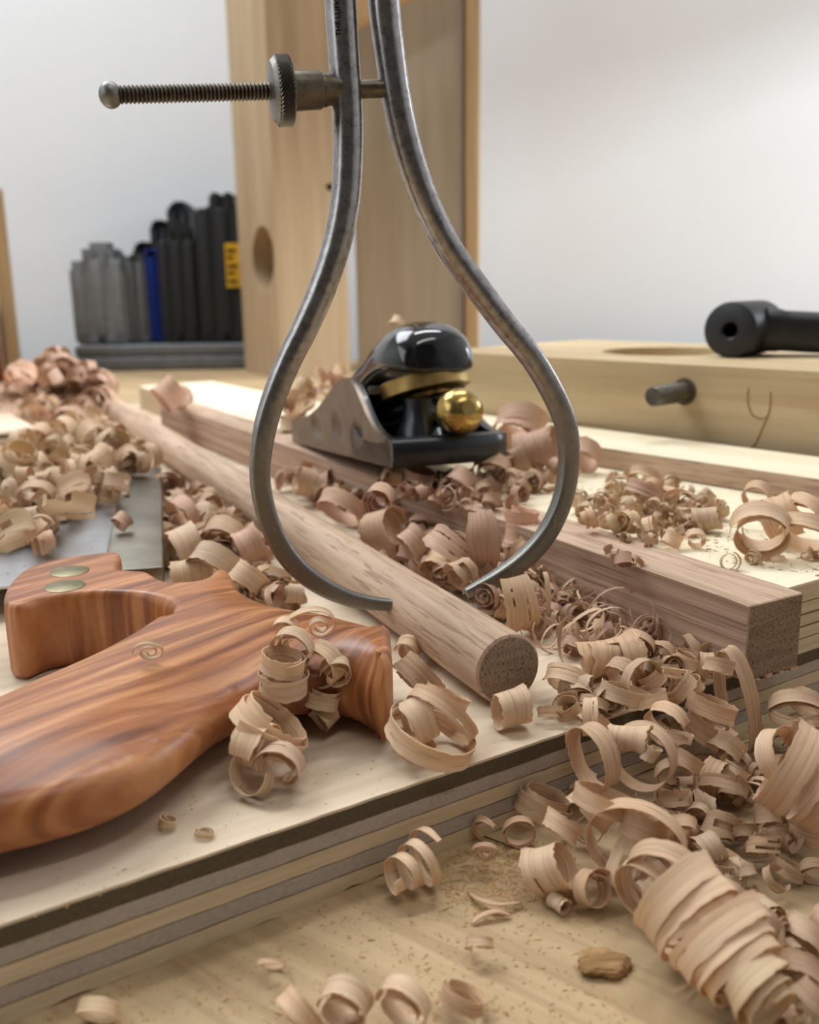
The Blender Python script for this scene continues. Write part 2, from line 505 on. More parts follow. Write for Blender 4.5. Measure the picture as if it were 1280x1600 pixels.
# plywood boards: stack of plies, each a part of its own
def ply_board(name, mw, L, Wd, z0, layers, label, front_noise=0.0003, seed=1):
    root = empty(name, mw, label, 'plywood')
    rnd = random.Random(seed)
    z = z0
    for i, (th, mk) in enumerate(layers):
        bm = bmesh.new()
        # grid in x so the sawn front edge can wander a little
        n = 160
        top, bot = [], []
        inset = rnd.uniform(0, 0.00025)
        mats = [M[mk]]
        fr = []
        for k in range(n + 1):
            x = L[0] + (L[1] - L[0]) * k / n
            j = inset + rnd.uniform(-1, 1) * front_noise * 0.35
            dz = rnd.uniform(0, 0.0006) if (i == 0 and rnd.random() < 0.45) else 0
            fr.append((bm.verts.new((x, j, z + dz)), bm.verts.new((x, j, z + th)), bm.verts.new((x, Wd, z + th)), bm.verts.new((x, Wd, z))))
        for a, b in zip(fr, fr[1:]):
            for q in range(4):
                bm.faces.new((a[q], b[q], b[(q + 1) % 4], a[(q + 1) % 4]))
        bm.faces.new(fr[0]); bm.faces.new(fr[-1][::-1])
        link('glue_line' if mk == 'ply_glue' else 'ply', mesh_from_bm('ply', bm), M[mk], root)
        z += th
    return root
m_main = frame(EDGE_DIR, EDGE_P)          # x along the front edge, y away from the viewer
# in this frame +y = z cross x  -> away
main_layers = [(0.0032, 'ply_long'), (0.00025, 'ply_glue'), (0.0030, 'ply_cross'), (0.00025, 'ply_glue'), (0.0032, 'ply_long'), (0.00025, 'ply_glue'),
               (0.0030, 'ply_cross'), (0.0033, 'ply_dark'), (0.00055, 'ply_face')]
ply_board('plywood_board', m_main, (-0.26, 0.200), 0.66, 0.0, main_layers, 'thick plywood base board with dark top ply under saw and dowel')
# upper pale sheet: its near-left side runs along the oak stick
STK_DIR = Vector((-0.492, 0.871, 0)).normalized()
stk_nr = at(1256, 926, STICK_Z); stk_nr.z = 0     # near right top corner of the oak stick
sx = stk_nr + Vector((STK_DIR.y, -STK_DIR.x, 0)) * 0.0006
sheet_f = frame(EDGE_DIR, EDGE_P + EDGE_DIR * ((sx - EDGE_P).dot(EDGE_DIR)) - EDGE_N * 0.0005)
def pale_sheet():
    root = empty('plywood_sheet', sheet_f, 'pale yellow plywood sheet lying on the base beyond the oak stick', 'plywood')
    lay = [(0.0030, 'ply_dark')] if False else []
    lay = [(0.0029, 'ply_long'), (0.0003, 'ply_glue'), (0.0030, 'ply_long'), (0.0003, 'ply_glue'), (0.0030, 'ply_long'), (0.0003, 'ply_glue'),
           (0.0030, 'ply_long'), (0.0003, 'ply_glue'), (0.0043, 'ply_long'), (0.0006, 'pale_face')]
    inv = sheet_f.inverted().to_3x3()
    d = inv @ STK_DIR
    far = 0.625
    z = PLY_T
    for th, mk in lay:
        bm = bmesh.new()
        ins = random.Random(int(z * 1e6)).uniform(0, 0.0003)
        a = Vector((d.x / d.y * ins, ins, 0)); b = d * (far / d.y)
        pts = [a, Vector((0.094, ins, 0)), Vector((0.094, far, 0)), b]
        lo = [bm.verts.new(p + Vector((0, 0, z))) for p in pts]
        hi = [bm.verts.new(p + Vector((0, 0, z + th))) for p in pts]
        bm.faces.new(lo[::-1]); bm.faces.new(hi)
        for k in range(4):
            bm.faces.new((lo[k], lo[(k + 1) % 4], hi[(k + 1) % 4], hi[k]))
        link('glue_line' if mk == 'ply_glue' else 'ply', mesh_from_bm('ply', bm), M[mk], root)
        z += th
pale_sheet()

# oak stick (square)
stk_f = frame(-STK_DIR, stk_nr)       # x towards the viewer end
def oak_stick():
    Ls, Ws = 0.50, 0.0185
    bm = bmesh.new()
    n = 60
    rnd = random.Random(4)
    rings = []
    for k in range(n + 1):
        x = -Ls + Ls * k / n
        rings.append([bm.verts.new((x, y, z)) for y, z in ((0, PLY_T + 0.0003), (0, STICK_Z), (-Ws, STICK_Z), (-Ws, PLY_T + 0.0003))])
    for a, b in zip(rings, rings[1:]):
        for q in range(4):
            bm.faces.new((a[q], b[q], b[(q + 1) % 4], a[(q + 1) % 4]))
    bm.faces.new(rings[0]); e = bm.faces.new(rings[-1][::-1])
    bmesh.ops.bevel(bm, geom=[ed for ed in bm.edges if abs(ed.verts[0].co.x - ed.verts[1].co.x) > 1e-5 or (abs(ed.verts[0].co.x) < 1e-6 and abs(ed.verts[1].co.x) < 1e-6)], offset=0.0003, segments=1, affect='EDGES')
    for f in bm.faces:
        f.normal_update()
        f.material_index = 1 if abs(f.normal.x) > 0.8 else (2 if abs(f.normal.y) > 0.8 else 0)
    root = link('oak_stick', mesh_from_bm('oak_stick', bm), [M['oak'], M['oak_end'], M['oak_side']])
    root.matrix_world = stk_f
    tag(root, 'square oak stick lying beyond the dowel with its end overhanging the plywood', 'stick')
    # torn splinters on the lower end edge
    bm = bmesh.new()
    for k in range(9):
        y = -Ws * (k + rnd.random()) / 9
        h = rnd.uniform(0.0002, 0.0007)
        w_ = rnd.uniform(0.0002, 0.0008)
        box_bm(-0.0004, 0.0005 * rnd.uniform(0.4, 1.2), y - w_, y + w_, PLY_T - h * 0.5, PLY_T + h, 0, bm=bm)
    s = link('splinter', mesh_from_bm('splinter', bm), M['sh_tan'], root)
    s['kind'] = 'stuff'
oak_stick()

# oak dowel
DW_R = 0.0082
dw_dir = Vector((-0.431, 0.902, 0)).normalized()
dw_end = at(795, 1047, PLY_T + DW_R)
dw_f = frame(-dw_dir, dw_end)
def dowel():
    bm = bmesh.new()
    n, Ld = 64, 0.607
    xs = [-Ld, -Ld + 0.0006] + [-Ld + Ld * k / 24 for k in range(1, 24)] + [-0.0005, 0]
    rings = []
    for i, x in enumerate(xs):
        r = DW_R - (0.0006 if i in (0, len(xs) - 1) else 0)
        rings.append([bm.verts.new((x, r * math.cos(2 * PI * k / n), r * math.sin(2 * PI * k / n))) for k in range(n)])
    for a, b in zip(rings, rings[1:]):
        for k in range(n):
            bm.faces.new((a[k], b[k], b[(k + 1) % n], a[(k + 1) % n]))
    a = bm.faces.new(rings[0]); b = bm.faces.new(rings[-1][::-1])
    bm.normal_update()
    for f in bm.faces:
        f.material_index = 1 if abs(f.normal.x) > 0.9 else 0
    o = link('oak_dowel', sharp(mesh_from_bm('oak_dowel', bm), 40), [M['oak'], M['oak_end']])
    o.matrix_world = dw_f
    tag(o, 'long round oak dowel on the plywood between the caliper tips', 'dowel')
dowel()

# fence strip on the pale sheet and the vise block behind it
strip_f = frame((at(1280, 787, SHEET_Z) - at(940, 731, SHEET_Z)), at(940, 731, SHEET_Z))
o = link('oak_fence_strip', mesh_from_bm('strip', box_bm(-0.12, 0.22, 0.0, 0.040, 0.0003, 0.0085, 0.0004)), [M['oak'], M['pale_face']])
o.matrix_world = strip_f
for p in o.data.polygons:
    if p.normal.z > 0.8: p.material_index = 1
tag(o, 'low oak fence strip on the pale sheet before the thick block', 'strip')

BLK_Z = 0.0745
bl0, bl1 = at(734, 552, BLK_Z), at(1280, 581, BLK_Z)
blk_f = frame(bl1 - bl0, Vector((bl0.x, bl0.y, 0)))
def vise_block():
    root = empty('vise_block', blk_f, 'thick pale wooden block with bolt and round hole in its top', 'wood block')
    L0, L1, D, Z = -0.03, 0.42, 0.135, BLK_Z
    inv = blk_f.inverted()
    hc = inv @ at(1042, 549.5, Z)
    rx = 0.033
    hx, hy = hc.x, 0.078
    hx = (inv @ at(1042, 549, Z)).x
    hy = (inv @ at(1042, 549, Z)).y
    # top face with a round hole: triangulated with the hole as a loop
    n = 40
    outer = [(L0, 0), (L1, 0), (L1, D), (L0, D)]
    circ = [(hx + rx * math.cos(2 * PI * k / n), hy + rx * math.sin(2 * PI * k / n)) for k in range(n)]
    pts = [Vector(p) for p in outer + circ]
    edges = [(i, (i + 1) % 4) for i in range(4)] + [(4 + k, 4 + (k + 1) % n) for k in range(n)]
    vo, eo, fo, *_ = delaunay_2d_cdt(pts, edges, [], 1, 1e-6)
    bm = bmesh.new()
    vt = [bm.verts.new((v.x, v.y, Z)) for v in vo]
    for f in fo:
        c = sum((vo[i] for i in f), Vector((0, 0))) / len(f)
        if (c - Vector((hx, hy))).length < rx * 0.97: continue
        bm.faces.new([vt[i] for i in f])
    low = [bm.verts.new((p[0], p[1], 0.0003)) for p in outer]
    corner = [min(vt, key=lambda v: (v.co.x - p[0]) ** 2 + (v.co.y - p[1]) ** 2) for p in outer]
    for k in range(4):
        bm.faces.new((low[k], low[(k + 1) % 4], corner[(k + 1) % 4], corner[k]))
    bm.faces.new(low[::-1])
    rim = [min(vt, key=lambda v: (v.co.x - p[0]) ** 2 + (v.co.y - p[1]) ** 2) for p in circ]
    deep = [bm.verts.new((p[0], p[1], Z - 0.03)) for p in circ]
    for k in range(n):
        bm.faces.new((rim[k], rim[(k + 1) % n], deep[(k + 1) % n], deep[k]))
    bm.faces.new(deep)
    link('body', mesh_from_bm('body', bm), M['block'], root)
    # bolt through the front face
    a = inv @ onplane(1070, 612, blk_f.translation, (blk_f.to_3x3() @ Vector((0, 1, 0))))
    bolt = link('bolt', sharp(mesh_from_bm('bolt', lathe_bm([(0, 0.02), (0.0043, 0.02), (0.0043, -0.0235), (0.0037, -0.0245), (0, -0.0245)], 32)), 40), M['bolt'], root,
                Matrix.Translation(Vector((a.x, 0, a.z))) @ Matrix.Rotation(-PI / 2, 4, 'X'))
    link('bolt_hole', mesh_from_bm('bolt_hole', lathe_bm([(0.0046, 0.0), (0.0058, 0.0), (0.0058, -0.0002), (0.0046, -0.0002), (0.0046, 0.0)], 32)), M['ply_dark'], root,
         Matrix.Translation(Vector((a.x, -0.0002, a.z))) @ Matrix.Rotation(-PI / 2, 4, 'X'))
    # pencil marks: thin drawn lines
    bm = bmesh.new()
    nn = blk_f.to_3x3() @ Vector((0, 1, 0))
    for ln in ([(1170, 606), (1169, 628), (1176, 648), (1190, 654), (1201, 650)], [(1204, 612), (1203, 640), (1192, 668), (1182, 690), (1171, 703)]):
        path = [inv @ onplane(x, y, blk_f.translation, nn) for x, y, in spline(ln, 5)]
        for p in path: p.y = -0.0001
        tube_bm(path, [0.00028] * len(path), (0, 1, 0), 6, bm=bm)
    link('pencil_mark', mesh_from_bm('pencil_mark', bm), M['pencil'], root)
vise_block()

# black iron handle lying on the block
def vise_handle():
    p = at(1163, 557, BLK_Z)
    fx = Vector((0.80, -0.60, 0)).normalized()
    fx = Vector((0.985, -0.17, 0)).normalized()
    # arm runs to the right; the boss is a short cylinder whose bore faces the viewer-left
    R = 0.0128
    root = empty('iron_handle', frame(fx, p), 'black iron vise handle with a bored round boss lying on the block', 'handle')
    mw = Matrix.Translation((0, 0.004, R)) @ Matrix.Rotation(math.radians(-32), 4, 'Z') @ Matrix.Rotation(PI / 2, 4, 'X')
    prof = [(0.0036, -0.017), (0.0036, 0.0165), (0.0044, 0.0172), (R - 0.0015, 0.0172), (R - 0.0004, 0.0166), (R, 0.0150), (R, -0.017), (0.0036, -0.017)]
    link('boss', sharp(mesh_from_bm('boss', lathe_bm(prof, 48)), 35), M['black_iron'], root, mw)
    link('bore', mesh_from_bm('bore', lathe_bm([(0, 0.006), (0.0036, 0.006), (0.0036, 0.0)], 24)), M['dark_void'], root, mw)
    path = [(0.008, 0.004, 0.0125), (0.02, 0.004, 0.0115), (0.04, 0.004, 0.0105), (0.07, 0.004, 0.0105), (0.13, 0.004, 0.0105)]
    link('arm', sharp(mesh_from_bm('arm', tube_bm(spline(path, 5), [0.0100] * 4 + [0.0094] * 17, (0, 0, 1), 20, sq=[3.5] * 21)), 50), M['black_iron'], root)
vise_handle()

# ------------------------------------------------------------------ far things: posts, boards, cases
def vert_board(name, D, x0, x1, th, mat, label, cat, h=1.5, yaw=0.0, z0=0.0, bev=0.003):
    # board standing on the bench; x0,x1 = its edges as seen at the horizon row
    a, b = dep(x0, 450, D), dep(x1, 450, D)
    w = (b - a).length
    mw = Matrix.Translation((a.x, a.y, z0)) @ Matrix.Rotation(yaw, 4, 'Z')
    o = link(name, mesh_from_bm(name, box_bm(0, h, 0, 0.0001 + w, 0, th, bev)), mat)
    # local x = up so that the grain runs upward; y across
    o.matrix_world = mw @ Matrix(((0, 1, 0, 0), (0, 0, 1, 0), (1, 0, 0, 0), (0, 0, 0, 1)))
    return tag(o, label, cat)

def holed_post():
    # square bench leg standing cornerwise, a round hole bored through its left face
    D = 1.16
    c = dep(434, 470, D)
    ang_r = math.radians(28)       # right face direction from the corner
    wr = (dep(541, 470, D) - dep(434, 470, D)).length / math.cos(ang_r)
    # left face is strongly foreshortened
    dl = Vector((-0.50, 0.866, 0))
    dr = Vector((dl.y, -dl.x, 0))
    dr = Vector((math.cos(ang_r), math.sin(ang_r), 0))
    dl = Vector((-math.sin(ang_r), math.cos(ang_r), 0))
    # choose the left face length so that its far edge shows at x = 383 on that row
    best = min((abs(((lambda q: 640 + F_PX * (q - EYE).dot(rt) / (q - EYE).dot(fw))(c + dl * (k * 0.002))) - 378), k * 0.002) for k in range(20, 200))
    wl = best[1]
    root = empty('holed_post', frame(dr, (c.x, c.y, 0)), 'square wooden post with a round bored hole in its left face', 'post')
    H_ = 1.4
    # hole centre on left face
    nrm = -dr
    hp = onplane(411, 404, c, nrm)
    hs, hz = (hp - c).dot(dl), hp.z
    rr = 0.040
    n = 36
    outer = [(0, 0), (wl, 0), (wl, H_), (0, H_)]
    circ = [(hs + rr * math.cos(2 * PI * k / n), hz + rr * math.sin(2 * PI * k / n)) for k in range(n)]
    pts = [Vector(p) for p in outer + circ]
    edges = [(i, (i + 1) % 4) for i in range(4)] + [(4 + k, 4 + (k + 1) % n) for k in range(n)]
    vo, eo, fo, *_ = delaunay_2d_cdt(pts, edges, [], 1, 1e-6)
    # local frame of root: x right face dir, y = left face dir (away), z up;   mesh built with x = up for the grain
    bm = bmesh.new()
    def L(x, y, z): return bm.verts.new((z, x, y))
    vt = [L(0, v.x, v.y) for v in vo]
    for f in fo:
        cc = sum((vo[i] for i in f), Vector((0, 0))) / len(f)
        if (cc - Vector((hs, hz))).length < rr * 0.97: continue
        bm.faces.new([vt[i] for i in f])
    near = lambda s, z: min(vt, key=lambda v: (v.co.z - s) ** 2 + (v.co.x - z) ** 2)
    b00, b10, b11, b01 = near(0, 0), near(wl, 0), near(wl, H_), near(0, H_)
    r00, r10, r11, r01 = L(wr, 0, 0), L(wr, wl, 0), L(wr, wl, H_), L(wr, 0, H_)
    for q in ((b00, r00, r01, b01), (b10, b11, r11, r10), (r00, r10, r11, r01), (b00, b10, r10, r00), (b01, r01, r11, b11)):
        bm.faces.new(q)
    rim = [near(s, z) for s, z in circ]
    deep = [L(0.075, s, z) for s, z in circ]
    for k in range(n):
        bm.faces.new((rim[k], rim[(k + 1) % n], deep[(k + 1) % n], deep[k]))
    bm.faces.new(deep)
    body = link('body', mesh_from_bm('body', bm), M['post'], root, Matrix(((0, 1, 0, 0), (0, 0, 1, 0), (1, 0, 0, 0), (0, 0, 0, 1))))
    # small screw hole on the right face
    q = onplane(515, 292, c, Vector((dl.x, dl.y, 0)))
    qs = (q - c).dot(dr)
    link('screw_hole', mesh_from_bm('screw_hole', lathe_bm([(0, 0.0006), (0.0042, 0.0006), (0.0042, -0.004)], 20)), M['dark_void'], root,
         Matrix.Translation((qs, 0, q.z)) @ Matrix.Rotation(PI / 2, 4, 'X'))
holed_post()
vert_board('grey_plank', 1.28, 557, 721, 0.05, M['plank'], 'wide greyish plank standing upright between holed post and golden board', 'plank', h=0.56)
vert_board('upper_plank', 1.40, 560, 716, 0.04, M['post'], 'tan upright board behind the grey plank showing above it', 'board')
vert_board('golden_board', 1.26, 728, 750, 0.10, M['golden'], 'narrow golden brown board standing right of the grey plank', 'board')

def slanted_rail():
    pn = Vector((0, 1, 0)); a, b = onplane(548, 40, Vector((0, 1.265, 0)), pn), onplane(668, -28, Vector((0, 1.265, 0)), pn)
    f = frame(b - a, a, (0, -1, 0))
    o = link('slanted_rail', mesh_from_bm('rail', box_bm(-0.02, 0.16, -0.010, 0.06, 0.0, 0.016, 0.002)), M['rail'])
    o.matrix_world = f
    tag(o, 'slanted golden rail crossing behind the caliper legs at the top', 'rail')
slanted_rail()

# upright shelf side at the far left and what stands in it
vert_board('shelf_side', 1.22, -4, 19, 0.20, M['golden'], 'upright wooden shelf side at the far left edge', 'shelf side', h=0.24, yaw=0.44)
bx = at(-40, 560, 0.0)
o = link('red_box', mesh_from_bm('red_box', box_bm(0, 0.045, 0, 0.1, 0.0003, 0.095, 0.003)), M['red']); o.matrix_world = frame((0.9, 0.4, 0), dep(-58, 560, 1.18) * 1.0)
o.location.z = 0.0
tag(o, 'small red brown box at the far left edge behind shavings', 'box')

CASE_D = 1.36
def tool_case(name, px0, px1, ytop, D, mats, label, yaw=0.0, z0=0.0, ribs=3, deep=0.30, group=None, handle=True, step=0.0):
    """upright moulded case seen from its narrow end: two shells, ribs, latch and handle"""
    a, b = dep(px0, 480, D), dep(px1, 480, D)
    w = (b - a).length
    top = dep((px0 + px1) / 2, ytop, D).z
    h = top - z0
    root = empty(name, Matrix.Translation((a.x, a.y, z0)) @ Matrix.Rotation(yaw, 4, 'Z'), label, 'tool case', group)
    m = M[mats]
    rad = min(w * 0.28, 0.024)
    for k, (x0, x1, hh) in enumerate(((0, w * 0.49, h - step), (w * 0.51, w, h - step))):
        bm = box_bm(x0, x1, 0, deep, 0.0, hh, 0)
        xo = x0 if k == 0 else x1
        vert = [e for e in bm.edges if all(abs(v.co.x - xo) < 1e-6 and v.co.z > hh - 1e-6 for v in e.verts)]
        bmesh.ops.bevel(bm, geom=vert, offset=rad, segments=6, affect='EDGES')
        rest = [e for e in bm.edges if e.calc_face_angle(0) > 0.9]
        bmesh.ops.bevel(bm, geom=rest, offset=0.004, segments=2, affect='EDGES')
        link('shell', sharp(mesh_from_bm('shell', bm), 50), m, root)
    bm = box_bm(w * 0.485, w * 0.515, 0.004, deep - 0.004, 0.003, h - step - 0.006)
    link('seam', mesh_from_bm('seam', bm), m, root)
    for k in range(ribs):
        x = w * (k + 0.5) / ribs
        bm = box_bm(x - w * 0.10, x + w * 0.10, -0.0025, 0.01, 0.012, (h - step) * 0.90, 0.002, 3)
        link('rib', sharp(mesh_from_bm('rib', bm), 50), m, root)
    if handle:
        bm = box_bm(w * 0.24, w * 0.80, 0.006, 0.05, h - step - 0.02, h - step + 0.012, 0)
        bmesh.ops.bevel(bm, geom=[e for e in bm.edges if all(v.co.z > h - step for v in e.verts)], offset=0.009, segments=4, affect='EDGES')
        link('carry_handle', sharp(mesh_from_bm('carry_handle', bm), 50), m, root)
    return root, w, h
SLAB_Z = 0.036
# flat grey case the upright ones stand on
def slab():
    a = dep(112, 552, CASE_D - 0.02); b = dep(392, 552, CASE_D - 0.02)
    root = empty('flat_case', Matrix.Translation((a.x, a.y, 0)), 'flat dark grey case lying under the upright tool cases', 'case')
    w = (b - a).length
    link('lower_shell', sharp(mesh_from_bm('ls', box_bm(0, w, 0, 0.22, 0.0003, SLAB_Z * 0.55, 0.004, 3)), 50), M['slab_grey'], root)
    link('lid', sharp(mesh_from_bm('lid', box_bm(0.003, w - 0.003, 0.002, 0.217, SLAB_Z * 0.56, SLAB_Z, 0.004, 3)), 50), M['slab_grey'], root)
slab()
tool_case('tool_case', 112, 199, 388, CASE_D, 'case_grey', 'wide light grey tool case leftmost of the upright cases', z0=SLAB_Z, deep=0.10, step=0.004)
tool_case('tool_case', 200, 230, 396, CASE_D + 0.01, 'case_grey2', 'narrow darker grey tool case left of the blue one', z0=SLAB_Z, deep=0.10, ribs=2, handle=False)
tool_case('tool_case', 231, 250, 390, CASE_D + 0.015, 'case_blue', 'thin bright blue case between grey and black cases', z0=SLAB_Z, deep=0.10, ribs=1, handle=False)
tool_case('tool_case', 251, 311, 354, CASE_D, 'case_black', 'medium black tool case just right of the blue case', z0=SLAB_Z, deep=0.10, step=0.005)
t, w, h = tool_case('tool_case', 312, 396, 302, CASE_D - 0.005, 'case_black', 'tallest black tool case with a yellow label beside the holed post', z0=SLAB_Z, deep=0.10, step=0.002, handle=False)
lab = link('label_plate', mesh_from_bm('label_plate', box_bm(w * 0.54, w * 0.84, -0.0045, -0.0022, h * 0.37, h * 0.66, 0.0006)), M['yellow'], t)
bm = bmesh.new()
for k, (z_, l_) in enumerate(((0.40, 0.7), (0.455, 0.5), (0.50, 0.75), (0.555, 0.45), (0.60, 0.7))):
    box_bm(w * 0.57, w * (0.57 + 0.24 * l_), -0.0052, -0.0044, h * z_, h * (z_ + 0.022), bm=bm)
link('label_print', mesh_from_bm('label_print', bm), M['ink'], t)
tool_case('tool_case', 214, 241, 378, 1.50, 'case_black', 'low black tool case at the rear, top just above the blue case', deep=0.08, ribs=2, handle=False)
tool_case('tool_case', 242, 269, 345, 1.50, 'case_black', 'mid height black tool case at the rear behind the medium one', deep=0.08, ribs=2, handle=False)
tool_case('tool_case', 270, 304, 316, 1.50, 'case_black', 'tall black tool case at the rear left of the tallest case', deep=0.08, ribs=2, handle=False)

# plywood offcut at the far left
oc_f = frame(EDGE_DIR, at(62, 672, PLY_T + 0.011) - Vector((0, 0, 0.011)))
def offcut():
    root = empty('plywood_offcut', oc_f, 'plywood offcut at the left edge half buried in shavings', 'plywood')
    z = 0.0003
    for th, mk in ((0.0025, 'ply_long'), (0.0025, 'ply_cross'), (0.0025, 'ply_long'), (0.0025, 'ply_dark'), (0.0012, 'ply_face')):
        link('ply', mesh_from_bm('ply', box_bm(-0.20, 0.0, 0, 0.10, z, z + th)), M[mk], root)
        z += th
offcut()

# ------------------------------------------------------------------ the saw
BL_Z = PLY_T + 0.0095
def saw():
    sp_n = (at(165, 880, BL_Z + 0.003), at(253, 880, BL_Z + 0.003))
    sp_f = (at(197, 731, BL_Z + 0.003), at(248, 731, BL_Z + 0.003))
    ctr_n, ctr_f = (sp_n[0] + sp_n[1]) / 2, (sp_f[0] + sp_f[1]) / 2
    d = (ctr_f - ctr_n); d.z = 0
    Ls = d.length
    mw = frame(d, Vector((ctr_n.x, ctr_n.y, BL_Z)))
    root = empty('back_saw', mw, 'wooden handled back saw lying on its side at the left', 'saw')
    inv = mw.inverted()
    wd = 0.5 * (sp_n[1] - sp_n[0]).length
    x_far = Ls
    link('spine', sharp(mesh_from_bm('spine', box_bm(-0.006, x_far, -wd, wd, -0.0030, 0.0030, 0.0006, 2)), 50), M['spine'], root)
    # blade with a toothed edge on the left (+y) side
    bm = bmesh.new()
    n = 170
    bw = 0.085
    lo, hi = [], []
    for z, arr in ((-0.0004, lo), (0.0004, hi)):
        arr.append(bm.verts.new((-0.006, 0, z))); arr.append(bm.verts.new((x_far - 0.001, 0, z)))
        for k in range(n + 1):
            x = x_far - 0.001 - (x_far + 0.0) * k / n
            arr.append(bm.verts.new((x, bw - (0.0012 if k % 2 else 0), z)))
    bm.faces.new(lo[::-1]); bm.faces.new(hi)
    m_ = len(lo)
    for k in range(m_):
        bm.faces.new((lo[k], lo[(k + 1) % m_], hi[(k + 1) % m_], hi[k]))
    bmesh.ops.triangulate(bm, faces=[f for f in bm.faces if len(f.verts) > 4])
    link('blade', mesh_from_bm('blade', bm), M['blade'], root)

    # ---- handle: outline traced in plan, thickness profile from the distance to the outline
    zt = PLY_T + 0.0195          # top face
    zm = (zt + PLY_T + 0.0003) / 2
    zl = PLY_T + 0.006
    Z1, Z2 = zt - 0.0008, zt - 0.0022
    # (px, py, z of the seen edge, rounding radius mm, rounding height fraction)
    O = [(5, 946, Z1, 1.2, .25), (7, 928, Z1, 1.2, .25), (20, 908, Z1, 1.2, .25), (45, 890, Z1, 1.2, .25), (95, 876, Z1, 1.0, .2), (145, 869, Z1, 1.0, .2), (184, 866, Z1, 1.0, .2),
         (190, 880, Z1, 1.0, .2), (184, 892, Z1, 1.0, .2), (206, 895, Z1, 1.0, .2), (230, 897, Z1, 1.0, .2), (246, 906, Z1, 1.0, .2), (262, 912, Z1, 1.0, .2), (296, 911, Z1, 1.5, .3), (318, 906, Z1, 2, .4),
         (338, 899, Z2, 2, .4), (355, 897, Z2, 2.5, .5), (367, 906, Z2, 3, .6), (380, 925, Z2, 4, .8), (414, 937, Z2, 6, .9), (460, 944, Z2, 7, .95), (505, 950, Z2, 7, .95), (545, 960, Z2, 7, .95), (575, 970, Z2, 6, .95),
         (597, 986, Z2, 4, .8), (609, 1010, zm + .002, 2.5, .6), (613, 1060, zm, 2.0, .5), (614, 1110, zl, 2.0, .5), (602, 1131, zl, 3, .8),
         (575, 1122, zl, 8, 1), (545, 1113, zl, 11, 1), (500, 1115, zl, 14, 1), (450, 1122, zl, 17, 1), (400, 1138, zl, 19, 1), (355, 1160, zl, 19, 1), (318, 1188, zl, 19, 1), (280, 1222, zl, 18, 1), (235, 1255, zl, 17, 1), (180, 1284, zl, 16, 1),
         (100, 1312, zl, 15, 1), (0, 1338, zl, 15, 1), (-110, 1365, zl, 14, 1), (-220, 1390, zl, 12, 1), (-330, 1390, zl, 10, 1), (-390, 1340, zm, 9, 1), (-390, 1255, zm, 8, 1), (-300, 1195, Z2, 6, .9), (-180, 1150, Z2, 6, .9), (-80, 1117, Z2, 5, .9), (0, 1088, Z2, 4, .8),
         (48, 1066, Z2, 4, .8), (100, 1045, Z2, 4, .7), (150, 1025, Z2, 3.5, .6), (200, 1000, Z2, 3, .5), (240, 976, Z2, 2.5, .5), (262, 962, Z1, 2, .4), (266, 951, Z1, 2, .4), (252, 940, Z1, 2, .4), (228, 932, Z1, 1.6, .3), (196, 929, Z1, 1.2, .25), (155, 928, Z1, 1.2, .25),
         (110, 931, Z1, 1.2, .25), (65, 938, Z1, 1.2, .25), (29, 950, Z1, 1.2, .25)]
    pts = []
    for px, py, z, r, f in O:
        p = at(px, py, z)
        pts.append((p.x, p.y, r * MM, f))
    # sharp corners kept: outline split by hand at corner indices
    pl = spline(pts + [pts[0]], 8)[:-1]
    keep = []
    for p in pl:
        if not keep or (Vector(p[:2]) - Vector(keep[-1][:2])).length > 0.0007:
            keep.append(p)
    P2 = [Vector(p[:2]) for p in keep]
    nP = len(P2)
    area2 = sum(P2[i].x * P2[(i + 1) % nP].y - P2[(i + 1) % nP].x * P2[i].y for i in range(nP))
    if area2 < 0:
        keep.reverse(); P2.reverse()
    def nearest(q):
        bd, bi, bt = 1e9, 0, 0
        for i in range(nP):
            a, b = P2[i], P2[(i + 1) % nP]
            ab = b - a
            t = max(0, min(1, (q - a).dot(ab) / ab.length_squared))
            dd = (a + ab * t - q).length_squared
            if dd < bd: bd, bi, bt = dd, i, t
        i2 = (bi + 1) % nP
        return math.sqrt(bd), keep[bi][2] * (1 - bt) + keep[i2][2] * bt, keep[bi][3] * (1 - bt) + keep[i2][3] * bt
    def inside(q):
        c = False
        j = nP - 1
        for i in range(nP):
            a, b = P2[i], P2[j]
            if (a.y > q.y) != (b.y > q.y) and q.x < (b.x - a.x) * (q.y - a.y) / (b.y - a.y) + a.x: c = not c
            j = i
        return c
    cand = list(P2)
    lay = [0.00012, 0.0004, 0.0009, 0.0017, 0.0030]
    extra = []
    for i in range(nP):
        a, b, c = P2[i - 1], P2[i], P2[(i + 1) % nP]
        t = (c - a).normalized()
        nrm = Vector((-t.y, t.x))
        for L_ in lay:
            q = b + nrm * L_
            if inside(q):
                dd, r, f = nearest(q)
                if dd > L_ * 0.85: extra.append(q)
    xs = [p.x for p in P2]; ys = [p.y for p in P2]
    g = 0.0021
    yy = min(ys)
    row = 0
    while yy < max(ys):
        xx = min(xs) + (g / 2 if row % 2 else 0)
        while xx < max(xs):
            q = Vector((xx, yy))
            if inside(q) and nearest(q)[0] > 0.0040: extra.append(q)
            xx += g
        yy += g * 0.87; row += 1
    cand += extra
    vo, eo, fo, *_ = delaunay_2d_cdt(cand, [(i, (i + 1) % nP) for i in range(nP)], [], 1, 1e-7)
    # fo with output 1 is the inside of the loop
    hT = zt - zm
    nb = [set() for _ in vo]
    for f in fo:
        for q in range(len(f)):
            nb[f[q]].add(f[q - 1]); nb[f[q - 1]].add(f[q])
    hs, fix = [], []
